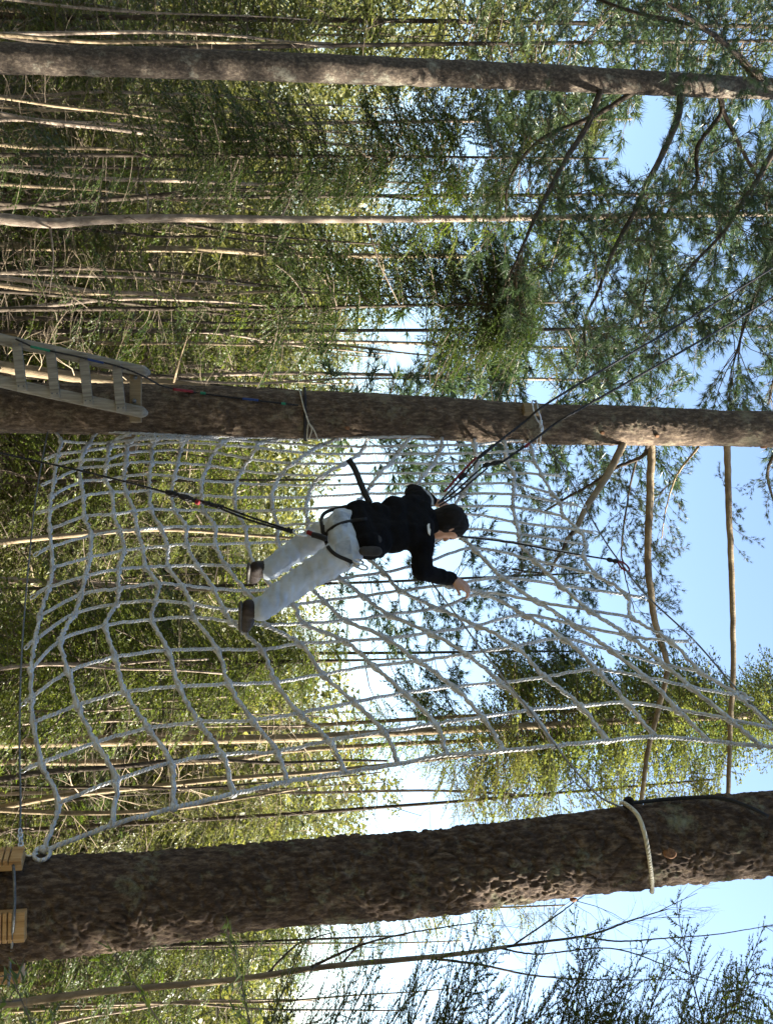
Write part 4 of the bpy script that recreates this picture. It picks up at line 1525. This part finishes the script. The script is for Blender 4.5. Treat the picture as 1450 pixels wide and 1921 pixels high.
end_a, end_b = at(1860, 228, 10.2), at(1880, 262, 10.2)
lanyard('lanyard', 'upper black belay rope from the shoulder up to the left, with red sling', [
    ('rope', [(898, 858, .30), (940, 825, .34), (985, 790, .40), (1040, 748, .55), at(1240, 629, 7.35), at(1450, 502, 8.4), at(1640, 380, 9.4), end_a], .0088, 'black_rope'),
    ('knot', [(896, 860, .30), (918, 842, .31), (925, 836, .32)], .013, 'black_rope'),
    ('sling', [(893, 858, .30), (860, 893, .25), (834, 922, .20)], .0085, 'red_web'),
    ('rope', [(896, 862, .30), (870, 893, .25), (845, 920, .20), (822, 944, .14)], .0062, 'black_rope'),
    ('knot', [(862, 898, .24), (872, 890, .25)], .017, 'black_rope')])
lanyard('lanyard', 'lower black belay rope from the shoulder up to the left, doubled near the hand', [
    ('rope', [(940, 868, .32), (1000, 826, .38), (1045, 792, .45), (1090, 766, .58), at(1270, 664, 7.25), at(1450, 557, 8.4), at(1650, 420, 9.4), end_b], .0088, 'black_rope'),
    ('sleeve', [(985, 838, .37), (992, 832, .375)], .011, 'red_web'),
    ('knot', [(905, 874, .28), (922, 870, .3), (942, 866, .32)], .015, 'black_rope'),
    ('rope', [(910, 872, .28), (880, 898, .24), (850, 925, .18), (822, 945, .12)], .0062, 'black_rope'),
    ('rope', [(914, 878, .28), (888, 900, .24), (856, 928, .18), (824, 949, .12)], .0062, 'black_rope')])
lanyard('lanyard', 'black lanyard behind the head clipped with a red carabiner to the top cable', [
    ('rope', [(862, 1006, .10), (960, 1018, .04), (1040, 1033, .02), (1100, 1043, .0), (1145, 1050, -.02)], .0058, 'black_rope'),
    ('knot', [(1138, 1049, -.02), (1150, 1052, -.02), (1160, 1054, -.02)], .014, 'black_rope'),
    ('carabiner', [(1160, 1055, -.02), (1180, 1070, -.03)], .0062, 'red_web')])

# ------------------------------------------------------------------ trees behind the net
def hem(n_, L0, L1, t0, t1, tm=HB, elev=(-22, 8), **kw):
    return lambda mb, P: crown_on(mb, P, 0, n_, lambda u: L0 + (L1 - L0) * u, tm, t0, t1, elev, **kw)


def t_at(P, px):
    """fraction of a trunk line seen at picture height px"""
    el = [725 + F * ((q_[2] - CAM_Z) * CP - q_[1] * SP) / (q_[1] * CP + (q_[2] - CAM_Z) * SP) for q_ in P]
    return float(np.interp(px, el, np.linspace(0, 1, len(P))))


def span(fn, px0, px1):
    """crown between two picture heights"""
    def f(mb, P):
        fn(mb, P, t_at(P, px0), t_at(P, px1))
    return f


def hemc(n_, L0, L1, px0, px1, tm=HBM, elev=(-22, 8), **kw):
    return span(lambda mb, P, a, b: crown_on(mb, P, 0, n_, lambda u: L0 + (L1 - L0) * u, tm, a, b, elev, **kw), px0, px1)


def both(*fs):
    def f(mb, P):
        for g in fs: g(mb, P)
    return f


def bare(n_, L0, L1, px0, px1, tm=TWD, sc=1.2, elev=(-10, 45)):
    return span(lambda mb, P, a, b: crown_on(mb, P, 0, n_, lambda u: L0 + (L1 - L0) * u, tm, a, b, elev, sc=sc), px0, px1)


ZONES = [(-500, 115, 'left of the left pine'), (115, 412, 'between left pine and pale wide trunk'), (412, 740, 'between pale wide trunk and middle pine'),
         (740, 1010, 'behind the far half of the net'), (1010, 1500, 'behind the near half of the net'), (1500, 1700, 'behind the thick trunk'), (1700, 3000, 'right of the thick trunk')]
ORD = 'leftmost second third fourth fifth sixth seventh eighth ninth tenth eleventh twelfth thirteenth fourteenth fifteenth sixteenth seventeenth eighteenth'.split()


def label_rows(items, what):
    """items: (object, py, look); each gets its place in its row from left to right"""
    rows = {}
    for o, py, look_ in items:
        z_ = next(z for a, b, z in ZONES if a <= py < b)
        rows.setdefault((look_, z_), []).append((py, o))
    for (look_, z_), r in rows.items():
        for k, (_, o) in enumerate(sorted(r, key=lambda q: q[0])):
            if len(r) == 1:
                o['label'] = f'the only {look_} {what} {z_}'
            elif k == 0:
                o['label'] = f'leftmost {look_} {what} {z_}'
            else:
                o['label'] = f'{ORD[k]} {look_} {what} from the left {z_}'


SPEC = [
    ('hemlock_tree', 'dark drooping hemlock between the left trunk and the pale trunk', [(0, 290), (350, 292), (700, 293), (1000, 296)], 12.2, 8, 4, 'bark_dark', both(hemc(170, 1.0, 0.8, 360, 980, tm=HB), hemc(24, .8, 0.8, 0, 330)), 'hemlock_shaded', 1.0),
    ('hemlock_tree', 'dense dark hemlock left of the ladder trunk, crown against the sky', [(0, 580), (480, 578), (900, 570), (1000, 568)], 13.6, 9, 4, 'bark_dark', both(hemc(170, 1.2, 0.9, 520, 1020, tm=HB), hemc(20, .8, 0.8, 60, 480)), 'hemlock_shaded', 0.5),
    ('deciduous_tree', 'pale sunlit straight trunk left of the ladder, the widest in the stand', [(0, 410), (90, 418), (170, 414), (300, 409), (550, 412), (880, 410), (1250, 404)], 11.6, 22, 9, 'bark_pale', both(hemc(45, .9, 0.7, 800, 1350), bare(12, .7, .7, 200, 800)), 'hemlock_lit', 2.0),
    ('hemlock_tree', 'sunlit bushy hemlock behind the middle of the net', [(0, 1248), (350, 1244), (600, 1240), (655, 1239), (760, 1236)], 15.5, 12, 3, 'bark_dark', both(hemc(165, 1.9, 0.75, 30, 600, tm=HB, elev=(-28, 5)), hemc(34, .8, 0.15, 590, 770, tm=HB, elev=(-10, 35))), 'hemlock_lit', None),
    ('pine_tree', 'upright sunlit evergreen behind the upper right of the net', [(300, 1378), (489, 1367), (920, 1341), (1200, 1330), (1450, 1325)], 19.0, 9, 5, 'bark_tan', both(hemc(190, 1.7, 1.0, 930, 1500, elev=(-15, 30)), hemc(34, 1.1, 1.6, 720, 960, elev=(-35, 5)), bare(20, 1.2, .8, 500, 930)), 'hemlock_lit', 2.5),
    ('pine_tree', 'tall trunk with one dark side and one sunlit side behind the near net edge', [(0, 1395), (489, 1386), (713, 1376), (1130, 1355), (1450, 1340)], 17.0, 17, 12, 'bark_tan', both(hemc(150, 1.6, 1.0, 930, 1500, elev=(-15, 30)), bare(26, 1.0, 1.0, 150, 950)), 'olive', 2.5),
    ('bare_tree', 'slender tan trunk just right of the dark and sunlit trunk', [(0, 1430), (400, 1428), (523, 1410), (730, 1397), (1000, 1384)], 19.0, 12, 7, 'bark_tan', bare(34, 1.2, 0.9, 200, 1050), 'olive', 1.0),
    ('bare_tree', 'leaning tan trunk slanting behind the lower right of the net', [(0, 1515), (130, 1492), (420, 1462), (627, 1445), (900, 1415)], 16.0, 11, 6, 'bark_tan', both(bare(40, 1.2, 0.9, 100, 950), hemc(26, .9, .8, 820, 1000)), 'olive', 1.0),
    ('bare_tree', 'thin pale sapling between the net edge and the thick trunk', [(0, 1490), (380, 1478), (550, 1487), (800, 1483), (960, 1490)], 18.0, 7, 4, 'bark_pale', both(bare(40, 1.1, 0.8, 200, 1000), hemc(18, .8, .6, 850, 1080)), 'olive', 0.8),
    ('hemlock_tree', 'leafy tree filling the far left edge of the stand', [(0, 30), (500, 36), (1000, 42), (1450, 50)], 19.0, 10, 8, 'bark_dark', both(hemc(75, 2.0, 1.8, 0, 800, elev=(-25, 15)), hemc(70, 2.0, 1.6, 800, 1500, elev=(-20, 20))), 'olive', 3.0),
    ('bare_tree', 'pinkish thin trunk close right of the left pine', [(0, 222), (120, 230), (250, 238), (500, 232), (800, 228), (1100, 224)], 20.0, 10, 5, 'bark_pale', both(hemc(80, 1.6, 1.0, 700, 1250), bare(22, 1.2, 1.0, 100, 820)), 'olive', 1.0),
    ('bare_tree', 'dark thin trunk under the dark drooping hemlock', [(0, 309), (250, 315), (450, 322), (700, 326)], 17.5, 7, 4, 'bark_dark', bare(18, 1.0, .7, 0, 700), 'olive', .5),
    ('bare_tree', 'mottled brown trunk right below the pale wide trunk', [(0, 462), (200, 466), (380, 468), (560, 478), (800, 480)], 21.0, 15, 8, 'bark_tan', both(bare(20, 1.2, .8, 100, 700), hemc(80, 1.6, .9, 520, 1050)), 'hemlock', 1.0),
    ('bare_tree', 'leaning pale sapling crossing behind the ladder top', [(0, 520), (70, 530), (180, 547), (300, 553), (420, 571)], 17.0, 11, 4, 'bark_pale', bare(22, .9, .5, 0, 430), 'olive', None),
    ('bare_tree', 'wavy pale stem above the leaning sapling', [(180, 518), (260, 521), (350, 526), (480, 536), (560, 540)], 18.5, 6, 3, 'bark_pale', bare(16, .8, .4, 150, 560), 'olive', None),
    ('bare_tree', 'stout tan trunk half hidden behind the ladder', [(0, 688), (90, 700), (200, 714), (330, 722), (420, 735)], 13.0, 22, 16, 'bark_tan', bare(14, .9, .6, 0, 420), 'olive', 1.0),
    ('bare_tree', 'thin pale trunk just left of the middle pine', [(180, 708), (300, 706), (560, 700), (900, 708), (1050, 712)], 20.0, 9, 5, 'bark_pale', both(bare(24, 1.0, .8, 100, 950), hemc(50, 1.3, .8, 600, 1080)), 'hemlock_lit', 1.0),
    ('bare_tree', 'faint pale trunk crossing the bright sky gap left of the middle pine', [(100, 645), (440, 640), (700, 642), (1000, 651), (1100, 652)], 24.0, 8, 5, 'bark_pale', both(bare(30, 1.3, 1.0, 300, 1000), hemc(70, 1.6, 1.0, 700, 1180)), 'hemlock', 1.0),
    ('bare_tree', 'pale leaning stem low behind the net centre', [(0, 1086), (100, 1092), (250, 1100), (430, 1108), (560, 1112)], 17.0, 10, 6, 'bark_pale', both(bare(26, 1.1, .8, 0, 560), hemc(16, 1.2, .7, 420, 640)), 'hemlock_lit', None),
    ('hemlock_tree', 'hemlock low behind the climber, left of the sunlit bushy one', [(0, 1010), (300, 1008), (520, 1004)], 20.0, 9, 3, 'bark_dark', hemc(100, 1.9, .4, 0, 560), 'olive', None),
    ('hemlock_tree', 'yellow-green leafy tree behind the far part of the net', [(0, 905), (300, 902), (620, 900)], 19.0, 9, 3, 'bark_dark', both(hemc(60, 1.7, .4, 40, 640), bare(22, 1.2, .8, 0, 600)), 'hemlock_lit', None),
    ('hemlock_tree', 'shaded hemlock behind the right of the thick trunk', [(0, 1785), (400, 1770), (760, 1755)], 14.0, 9, 3, 'bark_dark', hemc(90, 1.5, .4, 0, 780), 'hemlock', None),
    ('pine_tree', 'olive-tan tree just right of the thick trunk, feathery against the sky', [(320, 1722), (640, 1712), (900, 1704), (1060, 1698)], 15.0, 7, 3, 'bark_tan', both(hemc(36, 1.1, .4, 600, 1080, elev=(0, 40)), bare(30, 1.0, .6, 300, 1080)), 'olive', None),
    ('hemlock_tree', 'evergreen between net edge and thick trunk with feathery sunlit top', [(0, 1560), (500, 1530), (900, 1500), (1250, 1470)], 18.0, 9, 4, 'bark_dark', both(hemc(46, 1.6, .9, 0, 560), hemc(90, 1.3, 1.0, 860, 1400, elev=(-5, 35))), 'olive', 1.0),
]
def pin(n_, L0, L1, px0, px1, elev=(-15, 35)):
    return hemc(n_, L0, L1, px0, px1, tm=PSF, elev=elev, sc=0.9)


SPEC += [
    ('pine_tree', 'tufted pine in the sky gap behind the left pine limbs', [(0, 372), (600, 368), (1000, 366), (1450, 362)], 22.0, 8, 6, 'bark_dark', pin(110, 2.5, 2.1, 780, 1480), 'pine', 2.0),
    ('pine_tree', 'tufted pine behind the upper middle trunk', [(0, 800), (600, 792), (1000, 790), (1300, 790)], 16.0, 9, 5, 'bark_dark', pin(90, 1.9, 1.2, 640, 1240), 'pine', 1.0),
    ('pine_tree', 'tufted pine left of the middle trunk under the belay ropes', [(0, 622), (600, 620), (1000, 618), (1450, 612)], 19.0, 8, 5, 'bark_dark', pin(95, 1.8, 1.4, 800, 1450), 'pine', 2.0),
    ('pine_tree', 'tufted pine above the far left trunk', [(0, 95), (700, 84), (1100, 80), (1450, 76)], 16.0, 9, 6, 'bark_dark', pin(90, 1.6, 1.5, 850, 1480), 'pine', 2.0),
    ('pine_tree', 'small tufted pine seen through the net above the climber', [(0, 1105), (600, 1095), (980, 1080), (1120, 1075)], 17.0, 7, 3, 'bark_dark', pin(60, 1.3, 0.7, 640, 1140), 'pine', None),
    ('pine_tree', 'small tufted pine seen through the net right of the climber', [(0, 1215), (600, 1225), (950, 1222), (1080, 1222)], 19.0, 8, 3, 'bark_dark', pin(60, 1.2, 0.7, 720, 1100), 'pine', None),
]
for k, (nm, lab, pts, Y, w0, w1, bk, cr, lf, top) in enumerate(SPEC):
    random.seed(500 + k)
    tw = 'twig_tan' if nm == 'bare_tree' else 'twig'
    tree(nm, lab, pts, Y, w0, w1, bk, cr, lf, tw, None, 'tree', top, stubs=6)

# bare forked tree at the far right
random.seed(77)
ft, P = tree('bare_tree', 'bare forked tree right of the thick trunk, thin dark branches against the sky',
             [(40, 1880), (190, 1861), (440, 1838), (600, 1815), (800, 1796), (880, 1787), (950, 1776)], 11.0, 15, 7, 'bark_tan', None, None, top=None, stubs=0)
fb = np.array(ft.location)
tb = MB()
for pts, w0, w1, Y1 in (([(950, 1776), (1100, 1755), (1180, 1728), (1250, 1706)], 6, 2, 10.6), ([(1090, 1757), (1160, 1766), (1250, 1760), (1350, 1752), (1460, 1733)], 4, 1.5, 11.3),
                        ([(800, 1797), (900, 1810), (1000, 1830), (1120, 1838), (1300, 1838)], 6, 1.5, 11.6), ([(580, 1816), (640, 1788), (700, 1766), (780, 1748), (900, 1730)], 6, 2, 10.5),
                        ([(500, 1830), (530, 1797), (565, 1768), (630, 1748)], 6, 2, 11.3), ([(640, 1810), (662, 1784), (690, 1752)], 5, 2, 11.2),
                        ([(930, 1778), (1010, 1790), (1150, 1780), (1300, 1830), (1440, 1870)], 4, 1.5, 10.7), ([(960, 1775), (1040, 1720), (1080, 1690), (1120, 1665)], 4, 1.5, 11.5)):
    L = limb(ft, fb, pts, 11.0, w0, w1, 'bark_dark', Y1, 5)
    for j in range(7):
        i = random.randint(len(L) // 4, len(L) - 2)
        d = L[i + 1] - L[i]
        d = d / np.linalg.norm(d) + RNG.normal(0, .5, 3)
        place(tb, random.choice(TWD), orient(d, random.random(), random.uniform(.35, .8) / 1.2), L[i])
tag(tb.build('twigs', [M['twig'], M['twig']], ft, fb), kind='stuff')

# big hemlock standing to the right of the picture: its bough tips reach into view
random.seed(88)
hb_base = np.array((5.75, 9.4, ground_z(5.75, 9.4)))
hr = thing('hemlock_tree', hb_base, 'dark hemlock at the right edge whose feathery bough tips cross the sky', 'tree')
line = np.array([hb_base + np.array((0.05 * math.sin(z), 0.0, z)) for z in np.linspace(-0.1, 15, 20)])
V, Fd = tube(line, np.linspace(0.19, 0.05, 20), 12)
MB().add(V, Fd).build('trunk', M['bark_dark'], hr, hb_base)
cb = MB()
for k in range(110):
    z = random.uniform(6.6, 13.0)
    az = math.pi + R(random.uniform(-75, 75))
    el = R(random.uniform(-8, 28))
    d = (math.cos(az) * math.cos(el), math.sin(az) * math.cos(el), math.sin(el))
    L_ = (1.6 if z > 7 else 1.8) * random.uniform(.6, 1.1)
    place(cb, random.choice(HBN), orient(d, random.uniform(-.4, .4), L_ / 1.5), hb_base + np.array((0, 0, z)))
for k in range(40):
    z = random.uniform(6.5, 14)
    az = R(random.uniform(-90, 90))
    place(cb, random.choice(HBF), orient((math.cos(az), math.sin(az), -.1), 0, 1.1), hb_base + np.array((0, 0, z)))
cb.build('crown', [M['hemlock'], M['twig']], hr, hb_base)

# young hemlock close to the camera: soft green sprigs low on the thick trunk
random.seed(91)
sb = np.array((2.55, 3.9, ground_z(2.55, 3.9)))
sp = thing('hemlock_sapling', sb, 'slim green sapling in front of the thick trunk with soft drooping sprigs', 'sapling')
line = np.array([sb + np.array((0.04 * math.sin(z * 1.3), 0.03 * math.cos(z), z)) for z in np.linspace(-0.1, 6.6, 20)])
V, Fd = tube(line, np.linspace(0.03, 0.004, 20), 7)
MB().add(V, Fd).build('trunk', M['bark_dark'], sp, sb)
cb = MB()
for z, tx, ty, tY in ((5.9, 85, 1790, 3.6), (5.75, 60, 1860, 3.6), (6.45, 290, 1760, 3.8), (6.55, 515, 1740, 3.9)):
    p = sb + np.array((0, 0, z))
    d = at(tx, ty, tY) - p
    place(cb, random.choice(HBS), orient(d, random.uniform(-.3, .3), np.linalg.norm(d) / 1.5), p)
cb.build('crown', [M['hemlock_lit'], M['twig']], sp, sb)

# ------------------------------------------------------------------ the wood goes on round and behind the camera and shades the net
random.seed(300)
shade_me = []
for k in range(3):
    line = np.array([(0.15 * math.sin(z * .4 + k), 0.12 * math.cos(z * .3 + k), z) for z in np.linspace(-.2, 22, 24)])
    V, Fd = tube(line, np.linspace(.24, .04, 24), 10)
    me_t = MB().add(V, Fd).mesh('trunk', M['bark_brown'])
    cb = MB()
    crown_on(cb, line, 0, 80, lambda u: 3.9 * (1 - .7 * u), HBF, 0.28, 1.0, (-14, 14))
    shade_me.append((me_t, cb.mesh('crown', [M['hemlock'], M['twig']])))
SHADE = [(9.491, 6.443, 1.007, 1.08), (18.133, 6.823, 1.052, 5.363), (11.143, 3.031, 1.016, 3.056), (15.888, 5.774, 1.312, 2.198), (14.844, 10.1, 1.262, 4.56)]
REST = [(8.6, -3.5, 1.0, 0.0), (4.2, -4.0, 1.0, 1.37), (0.5, -5.5, 1.05, 2.74), (-4.0, -4.2, 1.0, 4.11), (-8.5, -2.0, 1.05, 5.48), (-10.5, 4.0, 1.0, 0.57), (-13.5, 9.0, 1.0, 1.94), (3.0, -11, 1.1, 3.31), (-3.0, -11, 1.1, 4.68), (9.5, -10, 1.1, 6.05), (-9.5, -9, 1.1, 1.14), (-15, -2, 1.1, 2.51), (15, -6, 1.1, 3.88), (-15, 15.5, 1.0, 5.25)]
for k, (x, y, sc_, rot_) in enumerate(SHADE + REST):
    t = thing('pine_tree', (x, y, float(ground_z(x, y))), 'tall evergreen standing beside or behind the camera, out of the picture', 'tree', 'tall evergreens round the camera')
    t.rotation_euler = (0, 0, rot_)
    t.scale = (sc_, sc_, sc_)
    for nm, me in zip(('trunk', 'crown'), shade_me[k % 3]):
        link(nm, me, t)

# ------------------------------------------------------------------ far stand: thin trunks one can tell apart
random.seed(21)
far_me = []
for k in range(6):
    H_ = 16
    line = np.array([(0.22 * math.sin(z * .35 + k) + .06 * math.sin(z * 1.3 + k), 0.25 * math.sin(z * .22 + 2 * k), z) for z in np.linspace(-.3, H_, 18)])
    mb = MB()
    V, Fd = tube(line, np.linspace(.10, .012, 18), 7, rad=1 + RNG.normal(0, .06, (18, 7)))
    mb.add(V, Fd)
    me_t = mb.mesh('trunk', M[('bark_pale', 'bark_tan', 'bark_dark', 'bark_dark', 'bark_tan', 'bark_pale')[k]])
    cb = MB()
    crown_on(cb, line, 0, 62, lambda u: 1.9 * (1 - .55 * u), HBM, 0.30, 1.0, (-22, 10))
    crown_on(cb, line, 0, 14, lambda u: 1.3, TWD, 0.08, 0.5, (-15, 30), sc=1.2)
    me_c = cb.mesh('crown', [M[('hemlock', 'olive', 'hemlock', 'hemlock_lit', 'olive', 'hemlock')[k]], M['twig_tan' if k % 2 else 'twig']])
    far_me.append((me_t, me_c))
far_rows = []
for k in range(95):
    py = -60 + 2050 * (k + random.random()) / 95
    Y = random.uniform(24, 52)
    hmax = 760 if py < 820 else (560 if py < 1330 else (720 if py < 1500 else 560))
    zt = at(hmax * random.uniform(.82, 1.08), py, Y)[2]
    x = at(500, py, Y)[0]
    g_ = float(ground_z(x, Y))
    s = (zt - g_) / 16.0
    kk = random.randrange(len(far_me))
    mt, mc = far_me[kk]
    t = thing('far_tree', (x, Y, g_), 'slim trunk with thin crown in the distant stand behind the net and pines', 'tree', 'slim trees of the distant stand')
    t.rotation_euler = (R(random.uniform(-2, 2)), R(random.uniform(-2.5, 2.5)), random.uniform(0, 6.28))
    sx = random.uniform(.85, 1.3)
    t.scale = (sx, sx, s)
    for nm, me in (('trunk', mt), ('crown', mc)):
        link(nm, me, t)
    far_rows.append((t, py, ('pale', 'tan', 'dark', 'dark', 'tan', 'pale')[kk]))
label_rows(far_rows, 'distant crowned tree')

# slim bare stems nearer than the leafage
random.seed(61)
slim_me = []
for k in range(5):
    line = np.array([(0.10 * math.sin(z * .5 + k) + .022 * math.sin(z * 1.7 + k), 0.12 * math.sin(z * .4 + 2 * k), z) for z in np.linspace(-.3, 15, 26)])
    V, Fd = tube(line, np.linspace(.052, .014, 26), 7, rad=1 + RNG.normal(0, .07, (26, 7)))
    me_t = MB().add(V, Fd).mesh('trunk', M[('bark_pale', 'bark_dark', 'bark_tan', 'bark_dark', 'bark_pale')[k]])
    cb = MB()
    crown_on(cb, line, 0, 13, lambda u: 1.0, TWD, 0.12, 0.95, (-20, 40), sc=1.2)
    slim_me.append((me_t, cb.mesh('twigs', [M['twig'], M['twig']])))
slim_rows = []
for k in range(48):
    py = random.choice((random.uniform(170, 700), random.uniform(170, 700), random.uniform(0, 90), random.uniform(840, 1330), random.uniform(1330, 1580), random.uniform(1740, 1900)))
    Y = random.uniform(12.6, 21)
    x = at(300, py, Y)[0]
    g_ = float(ground_z(x, Y))
    kk = random.randrange(len(slim_me))
    mt, mc = slim_me[kk]
    t = thing('slim_tree', (x, Y, g_), 'slim nearly bare stem standing among the dense green stand', 'tree', 'slim bare stems of the stand')
    t.rotation_euler = (R(random.uniform(-2, 2)), R(random.uniform(-2.5, 2.5)), random.uniform(0, 6.28))
    sx = random.uniform(.6, 1.15)
    zt = at(random.uniform(500, 900) if py < 820 or py > 1330 else random.uniform(380, 640), py, Y)[2]
    t.scale = (sx, sx, (zt - g_) / 15.0)
    link('trunk', mt, t)
    tag(link('twigs', mc, t), kind='stuff')
    slim_rows.append((t, py, ('pale', 'dark', 'tan', 'dark', 'pale')[kk]))
label_rows(slim_rows, 'slim bare stem')

# far leafage that reads as one mass
random.seed(31)
fw = MB()
prof = [(-80, 1000), (100, 950), (200, 640), (500, 660), (640, 600), (820, 560), (1000, 520), (1150, 540), (1330, 600), (1500, 660), (1620, 560), (1800, 480), (2000, 470)]
for j, tm in enumerate(CL):
    Mx, Tx = [], []
    for k in range(2000):
        py = random.uniform(-80, 2000)
        hp = np.interp(py, [a for a, b in prof], [b for a, b in prof])
        u = random.random() ** 0.75
        px = -40 + (hp + 60) * u * random.uniform(.85, 1.12)
        Y = random.uniform(24, 54)
        p = at(px, py, Y)
        if p[2] < ground_z(p[0], p[1]): continue
        a_ = random.uniform(0, 6.28)
        s = random.uniform(.7, 1.7)
        Mx.append(np.array(((math.cos(a_), -math.sin(a_), 0), (math.sin(a_), math.cos(a_), 0), (0, 0, 1))) * s)
        Tx.append(p)
    place(fw, tm, Mx, Tx)
tag(fw.build('far_wood', [M['olive'], M['twig']]), 'distant sunlit leafage of the wood behind the trunks', 'wood', kind='stuff')

# bare shrubs and saplings of the understorey
random.seed(41)
sh_me = []
for k in range(5):
    mb = MB()
    for j in range(5):
        az = random.uniform(0, 6.28)
        el = R(random.uniform(48, 85))
        d = (math.cos(az) * math.cos(el), math.sin(az) * math.cos(el), math.sin(el))
        place(mb, random.choice(TW), orient(d, random.random() * 3, random.uniform(1.4, 3.0)), (random.uniform(-.2, .2), random.uniform(-.2, .2), -.05))
    me_s = mb.mesh('stems', [M['twig'], M['twig_tan' if k < 2 else 'twig']])
    lb = MB()
    for j in range(60):
        az = random.uniform(0, 6.28); r_ = random.uniform(.2, 1.3)
        place(lb, random.choice(HB), orient((math.cos(az), math.sin(az), random.uniform(-.2, .6)), random.uniform(-.5, .5), random.uniform(.45, .9)), (r_ * math.cos(az) * .4, r_ * math.sin(az) * .4, random.uniform(.5, 3.4)))
    me_l = lb.mesh('leaves', [M['hemlock_lit' if k % 2 else 'olive'], M['twig']])
    sh_me.append((me_s, me_l))
shrub_rows = []
for k in range(60):
    py = -40 + 2000 * (k + random.random()) / 60
    Y = random.uniform(19, 34)
    x = at(300, py, Y)[0]
    g_ = float(ground_z(x, Y))
    kk = random.randrange(len(sh_me))
    ms, ml = sh_me[kk]
    t = thing('shrub', (x, Y, g_), 'twiggy tan undergrowth shrub with sparse green leaves among the trunks', 'shrub', 'understorey shrubs among the trunks')
    t.rotation_euler = (0, 0, random.uniform(0, 6.28))
    s = random.uniform(.9, 1.7)
    t.scale = (s, s, s * random.uniform(.9, 1.35))
    link('stems', ms, t)
    link('leaves', ml, t)
    shrub_rows.append((t, py, ('olive', 'green')[kk % 2]))
label_rows(shrub_rows, 'twiggy shrub')
